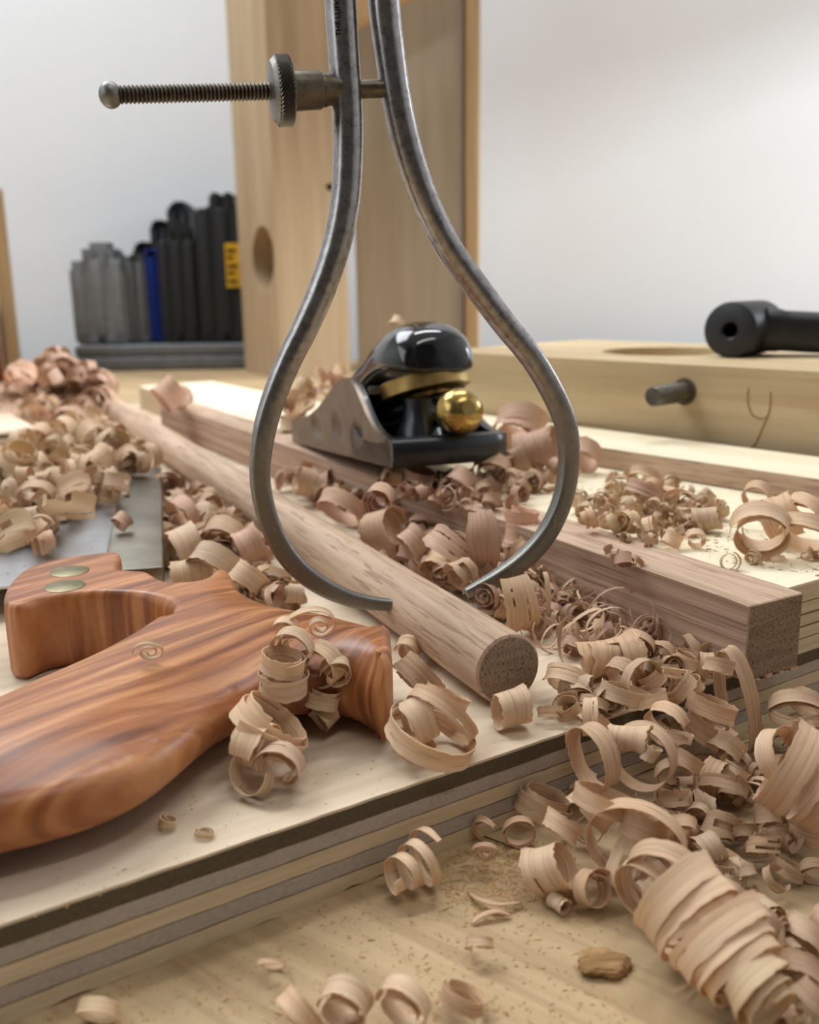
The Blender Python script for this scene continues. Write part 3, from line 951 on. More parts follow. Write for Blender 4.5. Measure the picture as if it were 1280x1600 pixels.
    for v in vo:
        dd, r, f = nearest(v)
        rr = min(1.0, (0 if dd < 1e-6 else dd) / r)
        hs.append(hT * (1 - f) + hT * f * math.sqrt(max(0, 1 - (1 - rr) ** 2)))
        fix.append(dd < 0.0024 or r < 0.0022)
    for it in range(30):
        hs = [h if (fix[i] or not nb[i]) else 0.5 * h + 0.5 * sum(hs[k] for k in nb[i]) / len(nb[i]) for i, h in enumerate(hs)]
    bm = bmesh.new()
    tops, bots = [], []
    for v, hh in zip(vo, hs):
        tops.append(bm.verts.new(inv @ Vector((v.x, v.y, zm + hh))))
        bots.append(bm.verts.new(inv @ Vector((v.x, v.y, zm - hh))))
    for f in fo:
        cc = sum((vo[i] for i in f), Vector((0, 0))) / len(f)
        if not inside(cc): continue
        try:
            bm.faces.new([tops[i] for i in f]); bm.faces.new([bots[i] for i in reversed(f)])
        except ValueError:
            pass
    # side wall along the rim
    be = [e for e in bm.edges if len(e.link_faces) == 1]
    top_set = {v: i for i, v in enumerate(tops)}
    for e in be:
        if e.verts[0] in top_set and e.verts[1] in top_set:
            i, j = top_set[e.verts[0]], top_set[e.verts[1]]
            try: bm.faces.new((tops[i], tops[j], bots[j], bots[i]))
            except ValueError: pass
    bmesh.ops.remove_doubles(bm, verts=bm.verts[:], dist=1e-6)
    hd = link('handle', sharp(mesh_from_bm('handle', bm), 48), M['handle'], root)
    # two dull nuts let into the cheek
    for px, py in ((109, 893), (101, 916)):
        p = at(px, py, zt)
        link('nut', sharp(mesh_from_bm('nut', lathe_bm([(0, 0.00025), (0.0047, 0.00025), (0.0050, 0.0001), (0.0050, -0.003), (0, -0.003)], 40)), 40), M['nut'], root,
             inv @ Matrix.Translation((p.x, p.y, zt)))
    return root
saw()

# ------------------------------------------------------------------ block plane
def block_plane():
    heel = at(611, 731, 0.0465)
    toe = at(457, 691, 0.0358)
    yv = (toe - heel); L = yv.length; yv.normalize()
    hr = at(795, 719, 0.0465)
    xv = (hr - heel)
    xv = (xv - yv * xv.dot(yv)).normalized()
    zv = xv.cross(yv).normalized()
    Wp = 0.046
    mw = Matrix((xv, yv, zv)).transposed().to_4x4(); mw.translation = heel
    root = empty('block_plane', mw, 'black and brass block plane standing on the oak stick', 'hand plane')
    inv = mw.inverted()
    Lm = L
    prof = [(0, 9.6), (6, 10.2), (13, 11.6), (20, 14.5), (27, 19.5), (34, 25.5), (41, 29.8), (48, 31.5), (55, 31.0), (64, 28.5), (76, 24.0), (88, 19.5), (100, 16.0), (112, 13.6), (126, 12.2), (Lm * 1000, 11.5)]
    prof = [(a, b) for a, b in spline(prof, 3)]
    def side(x0, x1, name, mat):
        bm = bmesh.new()
        A = [[bm.verts.new((x, y * MM, z * MM)) for y, z in prof] for x in (x0, x1)]
        B = [[bm.verts.new((x, y * MM, 0)) for y, z in prof] for x in (x0, x1)]
        n = len(prof)
        for k in range(n - 1):
            for q in (0, 1):
                bm.faces.new((B[q][k], B[q][k + 1], A[q][k + 1], A[q][k]))
            bm.faces.new((A[0][k], A[0][k + 1], A[1][k + 1], A[1][k]))
            bm.faces.new((B[0][k], B[0][k + 1], B[1][k + 1], B[1][k]))
        bm.faces.new((A[0][0], A[1][0], B[1][0], B[0][0])); bm.faces.new((A[0][-1], A[1][-1], B[1][-1], B[0][-1]))
        return link(name, sharp(mesh_from_bm(name, bm), 35), mat, root)
    t = 0.0036
    import bisect
    def ph_(y):
        ks = [a for a, b in prof]
        k = max(1, min(len(prof) - 1, bisect.bisect(ks, y)))
        (a0, b0), (a1, b1) = prof[k - 1], prof[k]
        return b0 + (b1 - b0) * max(0, min(1, (y - a0) / max(1e-9, a1 - a0)))
    DM = ((36, 10.0, 6.5, 5.2), (62, 11.5, 8.5, 6.5), (94, 10.5, 9.5, 5.6))
    bm = bmesh.new()
    ny, nz = 150, 22
    out = []
    for a in range(ny + 1):
        y = Lm * 1000 * a / ny
        hh = ph_(y)
        col = []
        for b_ in range(nz + 1):
            z = hh * b_ / nz
            dx = 0
            for cy, cz, ry, rz in DM:
                q = ((y - cy) / ry) ** 2 + ((z - cz) / rz) ** 2
                if q < 1: dx = max(dx, 1.5 * (1 - q) ** 0.8)
            col.append(bm.verts.new((dx * MM, y * MM, z * MM)))
        out.append(col)
    inn = [[bm.verts.new((0.0018, c[k].co.y, c[k].co.z)) for k in (0, nz)] for c in out]
    for a in range(ny):
        for b_ in range(nz):
            bm.faces.new((out[a][b_], out[a][b_ + 1], out[a + 1][b_ + 1], out[a + 1][b_]))
        bm.faces.new((out[a][nz], out[a + 1][nz], inn[a + 1][1], inn[a][1]))
        bm.faces.new((out[a][0], inn[a][0], inn[a + 1][0], out[a + 1][0]))
        bm.faces.new((inn[a][0], inn[a][1], inn[a + 1][1], inn[a + 1][0]))
    bm.faces.new(out[0] + [inn[0][1], inn[0][0]]); bm.faces.new(out[-1] + [inn[-1][1], inn[-1][0]])
    link('side_face', sharp(mesh_from_bm('side_face', bm), 50), M['ground_steel'], root)
    side(0.0018, t, 'side_wall', M['black_japan'])
    side(Wp - 0.0012, Wp, 'side_face', M['ground_steel'])
    side(Wp - t, Wp - 0.0012, 'side_wall', M['black_japan'])
    link('sole', mesh_from_bm('sole', box_bm(0.0018, Wp - 0.0012, 0.0012, Lm - 0.0002, 0, 0.0032, 0.0003)), M['ground_steel'], root)
    # heel casting: low black front wall with a raised rim and sloping tray
    bm = bmesh.new()
    cs = [(-0.0012, 0.0), (-0.0026, 0.003), (-0.0026, 0.0080), (-0.0012, 0.0098), (0.004, 0.0104), (0.006, 0.0085), (0.022, 0.0078), (0.034, 0.0090), (0.040, 0.012), (0.045, 0.012), (0.045, 0.0)]
    xs = [(0.0, 0.0), (0.001, -0.0), (0.006, -0.001), (0.018, -0.0022), (0.030, -0.0022), (0.040, -0.001), (Wp - 0.001, 0.002), (Wp, 0.0035)]
    rings = [[bm.verts.new((x, y + (dy if j < 5 else 0), z)) for j, (y, z) in enumerate(cs)] for x, dy in xs]
    for a, b in zip(rings, rings[1:]):
        for k in range(len(cs)):
            bm.faces.new((a[k], a[(k + 1) % len(cs)], b[(k + 1) % len(cs)], b[k]))
    bm.faces.new(rings[0]); bm.faces.new(rings[-1][::-1])
    link('heel_casting', sharp(mesh_from_bm('heel_casting', bm), 40), M['black_japan'], root)
    # pillar under the adjuster
    link('pillar', sharp(mesh_from_bm('pillar', lathe_bm([(0, 0.004), (0.0095, 0.004), (0.0085, 0.0075), (0.0068, 0.011), (0.0060, 0.016), (0.0062, 0.019), (0, 0.019)], 32)), 40), M['black_japan'], root,
         Matrix.Translation((0.0205, 0.022, 0.004)))
    # adjuster arm and iron
    tilt = Matrix.Rotation(math.radians(-14), 4, 'X')
    def loc(px, py, D): return inv @ dep(px, py, D)
    dk = depth(heel)
    a = loc(600, 655, dk + 0.040); b = loc(712, 617, dk + 0.020)
    path = [(a.x, a.y, a.z), ((a.x * .6 + b.x * .4), (a.y * .6 + b.y * .4), (a.z * .5 + b.z * .5) + 0.0005), (b.x, b.y, b.z)]
    link('adjuster_arm', sharp(mesh_from_bm('adjuster_arm', tube_bm(spline(path, 6), [0.0032] * 13, (0, 0, 1), 14, flat=[.75] * 13)), 50), M['black_iron'], root)
    link('iron', mesh_from_bm('iron', box_bm(0.0045, Wp - 0.0045, 0.0, 0.105, -0.0015, 0.0015, 0.0003)), M['ground_steel'], root,
         Matrix.Translation((0, 0.033, 0.0265)) @ Matrix.Rotation(math.radians(-12), 4, 'X'))
    # brass spin wheel
    w_c = loc(664, 603, dk + 0.034)
    rw = 71.5 * (dk + 0.034) / F_PX
    axis_t = Matrix.Rotation(math.radians(-13), 4, 'X') @ Matrix.Rotation(math.radians(-6), 4, 'Y')
    pr = [(0, -0.0036), (rw * 0.55, -0.0036), (rw * 0.6, -0.0031), (rw * 0.94, -0.0031), (rw, -0.0026), (rw, 0.0028), (rw * 0.96, 0.0032), (0, 0.0032)]
    link('spin_wheel', sharp(mesh_from_bm('spin_wheel', lathe_bm(pr, 64)), 35), M['brass_satin'], root, Matrix.Translation(w_c) @ axis_t)
    link('wheel_stem', sharp(mesh_from_bm('wheel_stem', lathe_bm([(0, -0.011), (0.0075, -0.010), (0.0095, -0.004), (0.010, -0.002), (0, -0.002)], 32)), 40), M['brass_satin'], root, Matrix.Translation(w_c) @ axis_t)
    # black lever cap: domed palm swell at the rear, running down to the nose
    bm = bmesh.new()
    secs = []
    d_c = loc(661, 583, dk + 0.034)
    n = 28
    #   y offset from wheel centre, half width, base z, top z
    Q = [(-0.0185, 0.004, 0.0052, 0.0085), (-0.0182, 0.009, 0.0036, 0.0125), (-0.0165, 0.0128, 0.0030, 0.0165), (-0.013, 0.0156, 0.0028, 0.0198), (-0.007, 0.0176, 0.0028, 0.0222), (0.000, 0.0182, 0.0026, 0.0226),
         (0.008, 0.0180, 0.0018, 0.0214), (0.017, 0.0176, 0.0000, 0.0182), (0.027, 0.0172, -0.003, 0.0136), (0.040, 0.0170, -0.006, 0.0085), (0.055, 0.0170, -0.0095, 0.0030), (0.068, 0.0170, -0.013, -0.0040)]
    Q = spline(Q, 4)
    for y, hw, z0, z1 in Q:
        ring = []
        for k in range(n):
            ph = 2 * PI * k / n
            c, s = math.cos(ph), math.sin(ph)
            e = 2.3 if s > 0 else 4.0
            cx = math.copysign(abs(c) ** (2 / e), c); sz = math.copysign(abs(s) ** (2 / e), s)
            zc = z0 + (z1 - z0) * 0.22
            z = zc + (z1 - zc) * sz if s > 0 else zc + (zc - z0) * sz
            ring.append(bm.verts.new((d_c.x + hw * cx, d_c.y + y, d_c.z - 0.0030 + z)))
        secs.append(ring)
    for a, b in zip(secs, secs[1:]):
        for k in range(n):
            bm.faces.new((a[k], a[(k + 1) % n], b[(k + 1) % n], b[k]))
    bm.faces.new(secs[0]); bm.faces.new(secs[-1][::-1])
    link('lever_cap', sharp(mesh_from_bm('lever_cap', bm), 60), M['black_gloss'], root)
    # brass ball knob of the adjuster, facing the viewer
    k_c = loc(718, 643, dk + 0.004)
    rk = 38 * (dk + 0.004) / F_PX
    pr = [(0, -rk * 0.95)] + [(rk * math.sin(PI * k / 20) * (1.0), -rk * 0.95 * math.cos(PI * k / 20)) for k in range(1, 20)] + [(rk * 0.3, rk * 0.95), (0, rk * 0.95)]
    m_k = Matrix.Translation(k_c) @ Matrix.Rotation(math.radians(80), 4, 'X')
    link('adjuster_knob', sharp(mesh_from_bm('adjuster_knob', lathe_bm(pr, 48)), 60), M['brass'], root, m_k)
    link('knob_stem', sharp(mesh_from_bm('knob_stem', lathe_bm([(0, -0.024), (0.003, -0.024), (0.003, -0.006), (0.0055, -0.006), (0.0055, 0), (0, 0)], 24)), 40), M['brass'], root, m_k)
    return root
block_plane()

# ------------------------------------------------------------------ outside calipers
def calipers():
    # the plane of the calipers: through both tips and nearly upright
    dl = 0.245
    Lt, Rt = dep(629, 945, 0.2385), dep(727, 927, 0.262)
    hv = (Rt - Lt); hv.z = 0; hv.normalize()
    hv = Vector((0.965, 0.26, 0)).normalized()
    upv = Vector((-0.02, 0.03, 1)).normalized()
    nrm = upv.cross(hv).normalized()          # roughly along +-y
    if nrm.y > 0: nrm = -nrm                   # towards the viewer
    p0 = (Lt + Rt) / 2
    hv = hv.normalized()
    zv = hv.cross(-nrm) if False else nrm.cross(hv)
    mw = Matrix((hv, -nrm, upv)).transposed().to_4x4()
    base = Vector((p0.x, p0.y, p0.z))
    mw = frame(hv, base, upv)
    root = empty('outside_calipers', mw, 'steel outside calipers standing upright with tips around the dowel', 'calipers')
    inv = mw.inverted()
    n3 = (mw.to_3x3() @ Vector((0, 1, 0)))
    def P(px, py): return inv @ onplane(px, py, base, n3)
    def sz(px, py): return depth(onplane(px, py, base, n3)) / F_PX
    left = [(549, -330, 38, 1, 2), (528, -260, 44, 1, 2), (524, -140, 48, 1, 2), (532, 0, 50, 1, 2), (537, 80, 49, 1, 2), (543, 170, 48, 1, 2), (544, 240, 47, 1, 2), (540, 310, 46, 1, 2), (527, 380, 45, 1, 2), (504, 450, 43, 1, 2), (478, 510, 41, 1, 2.1), (450, 567, 39, 1, 2.2), (425, 630, 37, 1, 2.5), (411, 685, 35, 1, 3), (406, 740, 32, 1, 3.4),
            (413, 790, 32, .95, 3.8), (430, 838, 32, .95, 4), (458, 880, 32, .95, 4), (497, 912, 30, .95, 4), (546, 935, 25, .95, 4), (590, 943.5, 20, 1, 4), (628, 945.5, 18, 1, 4)]
    right = [(572, -330, 38, 1, 2), (588, -260, 44, 1, 2), (594, -140, 48, 1, 2), (600, 0, 50, 1, 2), (609, 80, 48, 1, 2), (621, 160, 46, 1, 2), (638, 235, 45, 1, 2), (663, 310, 44, 1, 2), (700, 385, 42, 1, 2.1), (745, 448, 40, 1, 2.2), (790, 508, 38, 1, 2.4), (832, 560, 36, 1, 2.6), (866, 618, 34, 1, 3), (885, 668, 32, 1, 3.4), (889, 720, 30, .95, 3.8),
             (881, 775, 29, .95, 4), (858, 828, 29, .95, 4), (822, 871, 29, .95, 4), (780, 901, 25, 1, 4), (748, 918, 20, 1, 4), (729, 927, 15, 1, 4)]
    for nm, pts in (('leg', left), ('leg', right)):
        sp = spline(pts, 5)
        path = [P(a[0], a[1]) for a in sp]
        rad = [a[2] / 2 * sz(a[0], a[1]) for a in sp]
        bm = tube_bm(path, rad, (0, -1, 0), 24, flat=[a[3] for a in sp], sq=[a[4] for a in sp])
        for f in bm.faces: f.material_index = 0
        me = sharp(mesh_from_bm('leg', bm), 42)
        o = link('leg', me, M['steel'], root)
    # bow spring at the top, above the picture
    c = P(560, -345)
    bm = lathe_bm([(0.0045, -0.004), (0.0085, -0.004), (0.0085, 0.004), (0.0045, 0.004), (0.0045, -0.004)], 32)
    link('spring_bow', sharp(mesh_from_bm('spring_bow', bm), 40), M['steel'], root, Matrix.Translation(c) @ Matrix.Rotation(PI / 2, 4, 'X'))
    # screw
    s0 = sz(300, 146)
    def seg(name, x0, x1, y0, y1, prof, mat, n=32, parent=root):
        a, b = P(x0, y0), P(x1, y1)
        d = b - a
        m = Matrix.Translation(a) @ d.to_track_quat('Z', 'Y').to_matrix().to_4x4()
        L = d.length
        return link(name, sharp(mesh_from_bm(name, lathe_bm([(r * s0, z * L) for r, z in prof], n)), 38), mat, parent, m)
    # y follows the slight slope of the rod
    Y = lambda x: 148.5 - (x - 172) * 0.0235
    # threaded rod: a true helical-looking ridge profile
    nT = 38
    pr = [(0, 0)]
    for k in range(nT):
        pr += [(11.2, k / nT), (14.3, (k + 0.5) / nT)]
    pr += [(11.2, 1), (0, 1)]
    seg('threaded_rod', 186, 424, Y(186), Y(424), pr, M['thread'], 24)
    pr = [(0, 0)] + [(20 * math.sin(PI * k / 16), 0.5 - 0.5 * math.cos(PI * k / 16)) for k in range(1, 16)] + [(0, 1)]
    seg('ball_end', 154, 191, Y(154), Y(191), pr, M['steel'], 32)
    # knurled wheel built with diamond points
    a, b = P(423, Y(423)), P(455, Y(455))
    d = b - a; L = d.length
    mwk = Matrix.Translation(a) @ d.to_track_quat('Z', 'Y').to_matrix().to_4x4()
    bm = bmesh.new()
    nn, rows = 100, 10
    rings = []
    Rk = 51 * s0
    c0 = [bm.verts.new((13 * s0 * math.cos(2 * PI * k / nn), 13 * s0 * math.sin(2 * PI * k / nn), -0.08 * L)) for k in range(nn)]
    c1 = [bm.verts.new((44 * s0 * math.cos(2 * PI * k / nn), 44 * s0 * math.sin(2 * PI * k / nn), 0.04 * L)) for k in range(nn)]
    rings += [c0, c1]
    for j in range(rows + 1):
        z = L * (0.22 + 0.78 * j / rows)
        ring = []
        for k in range(nn):
            r = Rk + (0.00040 if (k + j) % 2 == 0 and 0 < j < rows else -0.00012)
            ring.append(bm.verts.new((r * math.cos(2 * PI * k / nn), r * math.sin(2 * PI * k / nn), z)))
        rings.append(ring)
    rings.append([bm.verts.new((20 * s0 * math.cos(2 * PI * k / nn), 20 * s0 * math.sin(2 * PI * k / nn), L * 1.02)) for k in range(nn)])
    for p, q in zip(rings, rings[1:]):
        for k in range(nn):
            bm.faces.new((p[k], p[(k + 1) % nn], q[(k + 1) % nn], q[k]))
    bm.faces.new(rings[0]); bm.faces.new(rings[-1][::-1])
    link('knurled_nut', mesh_from_bm('knurled_nut', bm), M['steel'], root, mwk)
    seg('nut_barrel', 452, 502, Y(452), Y(502), [(0, 0), (36, 0), (33, 0.10), (31, 0.2), (29.5, 0.95), (28, 1.0), (0, 1.0)], M['thread'])
    seg('barrel_tip', 500, 532, Y(500), Y(532), [(0, 0), (26, 0), (26.5, 0.25), (24.5, 0.34), (24, 1), (0, 1)], M['thread'])
    seg('inner_rod', 548, 612, Y(548), Y(612), [(0, 0), (14.5, 0), (14.5, 1), (0, 1)], M['thread'])
    # engraved maker's line on the left leg, reading upward
    fc = bpy.data.curves.new('engraving', 'FONT')
    fc.body = 'THE LUFKIN'
    fc.size = 0.00165
    fc.extrude = 0.00004
    tmp = bpy.data.objects.new('tmp_text', fc)
    COL.objects.link(tmp)
    bpy.context.view_layer.update()
    me = bpy.data.meshes.new_from_object(tmp.evaluated_get(bpy.context.evaluated_depsgraph_get()))
    bpy.data.objects.remove(tmp)
    me.transform(Matrix.Scale(1.0, 4))
    r_leg = 25 * sz(532, 40)
    xl = max(v.co.x for v in me.vertices)
    a, b = P(535, 64), P(532, -6)
    ln = (b - a).length
    s_ = ln / xl
    axis = (b - a).normalized()
    off = -0.35
    for v in me.vertices:
        # wrap around the round leg
        along = v.co.x * s_; rise = v.co.y * s_
        ang = -0.28 - rise / r_leg                  # 0 = towards the viewer, negative = left
        rr = r_leg + 0.00003 + v.co.z
        pc = a + axis * along
        v.co = pc + Vector((rr * math.sin(ang), -rr * math.cos(ang), 0))
    link('engraving', me, M['dark_void'], root)
    return root
calipers()

# ------------------------------------------------------------------ shavings
def curl_mesh(seed, turns, R, r_end, w, pitch=0.0, oval=1.0, th=0.00018, rag=0.035, slits=1, wob=0.06, cone=0.0, tail=0.0, seg=40, na=5, wend=0.8, tilt=0.0):
    """a planed ribbon rolled up: R outer radius, r_end inner radius ratio, w ribbon width, pitch = advance per turn / w"""
    rnd = random.Random(seed)
    n = max(8, int(seg * turns))
    A = [rnd.uniform(0, 6.28) for _ in range(8)]
    adv = pitch * w * turns
    cols, cen = [], []
    s_len = 0
    prev = None
    us = []
    for i in range(n + 1):
        t = i / n
        a = 2 * PI * turns * t
        r = R * (1 + (r_end - 1) * t ** 0.85)
        r *= 1 + wob * math.sin(a * 1.0 + A[0]) * 0.6 + wob * 0.6 * math.sin(a * 2.3 + A[1])
        if tail and t < tail:
            k = (tail - t) / tail
            r *= 1 + 1.1 * k * k
        ax = adv * (t - 0.5) + 0.10 * w * math.sin(a * 0.8 + A[2])
        cen.append(Vector((r * math.cos(a), r * oval * math.sin(a), ax)))
    mask = [[True] * na for _ in range(n)]
    for _ in range(slits):
        j = rnd.randrange(0, na)
        i0 = rnd.randrange(0, n); ln = rnd.randrange(3, max(4, n // 4))
        if 0 < j < na - 1:
            for i in range(i0, min(n, i0 + ln)): mask[i][j] = False
    verts, uvs = [], []
    for i, p in enumerate(cen):
        t = i / n
        if i: s_len += (cen[i] - cen[i - 1]).length
        tg = (cen[min(i + 1, n)] - cen[max(i - 1, 0)]).normalized()
        rad = Vector((p.x, p.y, 0)).normalized()
        b = Vector((0, 0, 1)) + rad * (cone + 0.10 * math.sin(6 * t + A[3])) + Vector((tilt, 0, 0))
        b = (b - tg * b.dot(tg)).normalized()
        nr = tg.cross(b).normalized()
        ww = w * (1 + (wend - 1) * t) * (1 + 0.06 * math.sin(9 * t + A[4]))
        if i < 4: ww *= 0.7 + 0.07 * i
        if i > n - 3: ww *= 0.75
        # uneven slit columns
        for j in range(na + 1):
            v = j / na
            if na == 5: v = (0, 0.26, 0.33, 0.66, 0.72, 1)[j]
            e = v - 0.5
            if j in (0, na): e += rnd.uniform(-rag, rag) * (1.8 if rnd.random() < .12 else 1)
            q = p + b * (e * ww) + nr * (0.05 * w * (2 * (v - 0.5)) ** 2 + 0.02 * w * math.sin(5 * v + 11 * t + A[5]))
            verts.append((q + nr * th / 2, q - nr * th / 2))
            uvs.append((s_len, v * w))
    bm = bmesh.new()
    uvl = bm.loops.layers.uv.new('UVMap')
    VO = [bm.verts.new(a) for a, _ in verts]
    VI = [bm.verts.new(b) for _, b in verts]
    id_ = lambda i, j: i * (na + 1) + j
    def face(ids, side):
        try:
            f = bm.faces.new([(VO if s == 0 else VI)[k] for k, s in ids])
        except ValueError:
            return
        f.smooth = True
        for lp, (k, s) in zip(f.loops, ids): lp[uvl].uv = uvs[k]
    for i in range(n):
        for j in range(na):
            if not mask[i][j]: continue
            q = [id_(i, j), id_(i + 1, j), id_(i + 1, j + 1), id_(i, j + 1)]
            face([(k, 0) for k in q], 0)
            face([(k, 1) for k in reversed(q)], 1)
            if j == 0 or not mask[i][j - 1]: face([(q[0], 0), (q[0], 1), (q[1], 1), (q[1], 0)], 2)
            if j == na - 1 or not mask[i][j + 1]: face([(q[3], 0), (q[2], 0), (q[2], 1), (q[3], 1)], 2)
            if i == 0 or not mask[i - 1][j]: face([(q[0], 0), (q[3], 0), (q[3], 1), (q[0], 1)], 2)
            if i == n - 1 or not mask[i + 1][j]: face([(q[1], 0), (q[1], 1), (q[2], 1), (q[2], 0)], 2)
    loose = [v for v in bm.verts if not v.link_faces]
    bmesh.ops.delete(bm, geom=loose, context='VERTS')
    me = bpy.data.meshes.new('wood_shaving')
    bm.to_mesh(me); bm.free()
    me.set_sharp_from_angle(angle=math.radians(60))
    return me

def axis_matrix(az, el, ph):
    a, e = math.radians(az), math.radians(el)
    z = Vector((math.cos(e) * math.cos(a), math.cos(e) * math.sin(a), math.sin(e)))
    x = Vector((-math.sin(a), math.cos(a), 0)) if abs(e) < 1.55 else Vector((1, 0, 0))
    x = (x - z * x.dot(z)).normalized()
    y = z.cross(x)
    return Matrix((x, y, z)).transposed().to_4x4() @ Matrix.Rotation(math.radians(ph), 4, 'Z')

_seed = [100]
HEROES = []
def S(px, py, R, az, el, label, base=0.0, z=None, turns=1.6, r1=0.6, w=16, pitch=0.0, oval=1.0, ph=0, tone='tan', lift=0.0, **kw):
    """one shaving: px,py its centre in the photograph, R and w in picture pixels there; az/el its roll axis"""
    _seed[0] += 1
    zc = (base + lift) * MM if z is None else z * MM
    for it in range(3):
        p = at(px, py, zc)
        s = depth(p) / F_PX
        Rm, wm = R * s, w * s
        Lm = wm * (1 + pitch * turns)
        e = abs(math.sin(math.radians(el))); c = math.cos(math.radians(el))
        ext = Rm * c + Lm / 2 * e
        zc = ((base + lift) * MM + ext * 0.97) if z is None else z * MM
    if base == 0 and z is None:
        for it in range(60):
            p = at(px, py, zc)
            ext2 = (depth(p) / F_PX) * max(R, w / 2) * 0.85
            dist = (Vector((p.x, p.y, 0)) - EDGE_P).dot(EDGE_N)
            if dist >= ext2 or zc > PLY_T + ext: break
            zc += 0.0008
    p = at(px, py, zc)
    s = depth(p) / F_PX
    me = curl_mesh(_seed[0], turns, R * s, r1, w * s, pitch, oval, **kw)
    o = link('wood_shaving', me, M['sh_' + tone])
    o.matrix_world = Matrix.Translation(p) @ axis_matrix(az, el, ph)
    tag(o, label, 'shaving', 'curled wood shavings')
    HEROES.append(o)
    return o
PT = PLY_T * 1000; ST = SHEET_Z * 1000; SK = STICK_Z * 1000

# -- on and beside the saw handle
HT = PT + 19.5
S(447, 985, 22, 80, 10, 'small open ring curl highest left on the saw handle', z=HT + 3, w=20, turns=1.7, r1=.35, tone='pale')
S(462, 1012, 36, 75, 15, 'loose coil lying on the handle below the small ring curl', z=HT + 1, w=26, turns=2.2, r1=.45, tone='pale', pitch=.3)
S(500, 978, 29, 95, 20, 'scrolled curl at the top right on the saw handle', z=HT + 3, w=14, turns=2.0, r1=.2, tone='pale', tail=.25)
S(440, 1036, 34, 0, 82, 'upper band of the upright roll before the saw handle', z=PT + 19, w=30, turns=1.6, r1=.85, tone='pale', ph=200)
S(441, 1066, 38, 10, 84, 'lower band of the upright roll before the saw handle', z=PT + 15, w=32, turns=1.7, r1=.85, tone='pale', ph=150)
S(500, 1040, 35, 60, 10, 'open ring curl with torn edge hanging on the handle right', z=PT + 16, w=30, turns=1.4, r1=.8, tone='pale')
S(527, 1050, 26, 100, 20, 'small ring curl touching the horn of the saw handle', z=PT + 15, w=24, turns=1.6, r1=.5, tone='pale')
S(507, 1092, 25, 20, 70, 'little cone roll under the ring curl by the horn', z=PT + 9, w=24, turns=1.7, r1=.8, tone='pale', pitch=.4)
S(508, 1119, 20, 50, 20, 'short open tube shaving lowest beside the handle horn', z=PT + 5, w=30, turns=1.3, r1=.8, tone='pale')
S(420, 1132, 64, 20, 52, 'large wide coil in front of the saw grip', z=PT + 9.5, w=36, turns=2.1, r1=.8, pitch=.35, tone='pale', slits=3, ph=120)
S(400, 1165, 40, 150, 12, 'barrel shaped roll at the left of the large coil', z=PT + 7.5, w=50, turns=1.5, r1=.7, tone='pale')
S(438, 1195, 41, 78, 8, 'standing ring curl lowest in front of the saw grip', z=PT + 5.7, w=34, turns=1.7, r1=.5, tone='pale', oval=.95)
S(395, 1205, 34, 60, -20, 'bent strap shaving left of the lowest ring curl', z=PT + 5.0, w=30, turns=.8, r1=1.0, tone='pale', ph=170)
S(235, 1018, 25, 95, 22, 'thin thread curl standing on top of the saw grip', z=HT + 2.5, w=7, turns=2.0, r1=.2, tone='yel', oval=.9)
# -- nest by the dowel end
S(676, 1150, 74, 0, 70, 'big flat lying ring of the nest beside the dowel end', base=PT, w=34, turns=1.5, r1=.92, tone='pale', slits=3)
S(690, 1118, 62, 40, 35, 'tall slanting loop at the back of the nest near dowel', z=PT + 8, w=24, turns=1.2, r1=.9, tone='tan')
S(655, 1128, 36, 25, 20, 'folded pale strap inside the nest by the dowel', z=PT + 8, w=44, turns=1.1, r1=.8, tone='pale', slits=3, ph=60)
S(650, 1165, 36, 15, 75, 'inner band low inside the nest by the dowel', z=PT + 3.5, w=26, turns=1.1, r1=.8, tone='tan')
S(700, 1092, 40, 30, 60, 'half hidden curl behind the nest beside the dowel', z=PT + 9, w=24, turns=1.3, r1=.7, tone='tan')
S(655, 1060, 44, 20, 40, 'wide crumpled curl between the saw horn and dowel', base=PT, w=40, turns=1.3, r1=.7, tone='tan', slits=2)
S(640, 1015, 22, 70, 20, 'small curl wedged between saw horn and dowel', base=PT, w=24, turns=1.6, r1=.5, tone='tan')
# -- alone on the plywood
S(263, 1284, 15, 20, 72, 'tiny upright curl on the plywood below the grip', base=PT, w=16, turns=1.5, r1=.4, tone='yel')
S(321, 1301, 16, 60, 80, 'tiny flat curl on the plywood near its dark edge', base=PT, w=7, turns=1.8, r1=.5, tone='yel')
# -- under and right of the dowel end
S(800, 1108, 30, 20, 10, 'rolled shaving squeezed under the dowel end', base=PT, w=54, turns=1.4, r1=.6, tone='pale')
S(860, 1113, 19, 80, 60, 'small torn band right of the dowel end', base=PT, w=18, turns=1.2, r1=.9, tone='pale')
S(888, 1062, 38, 60, 45, 'large curl leaning right of the dowel end', base=PT, w=30, turns=1.5, r1=.75, tone='pale')
S(898, 1070, 21, 150, 5, 'tight tube shaving inside the curl right of dowel', z=PT + 5.0, w=42, turns=2.0, r1=.6, tone='pale')
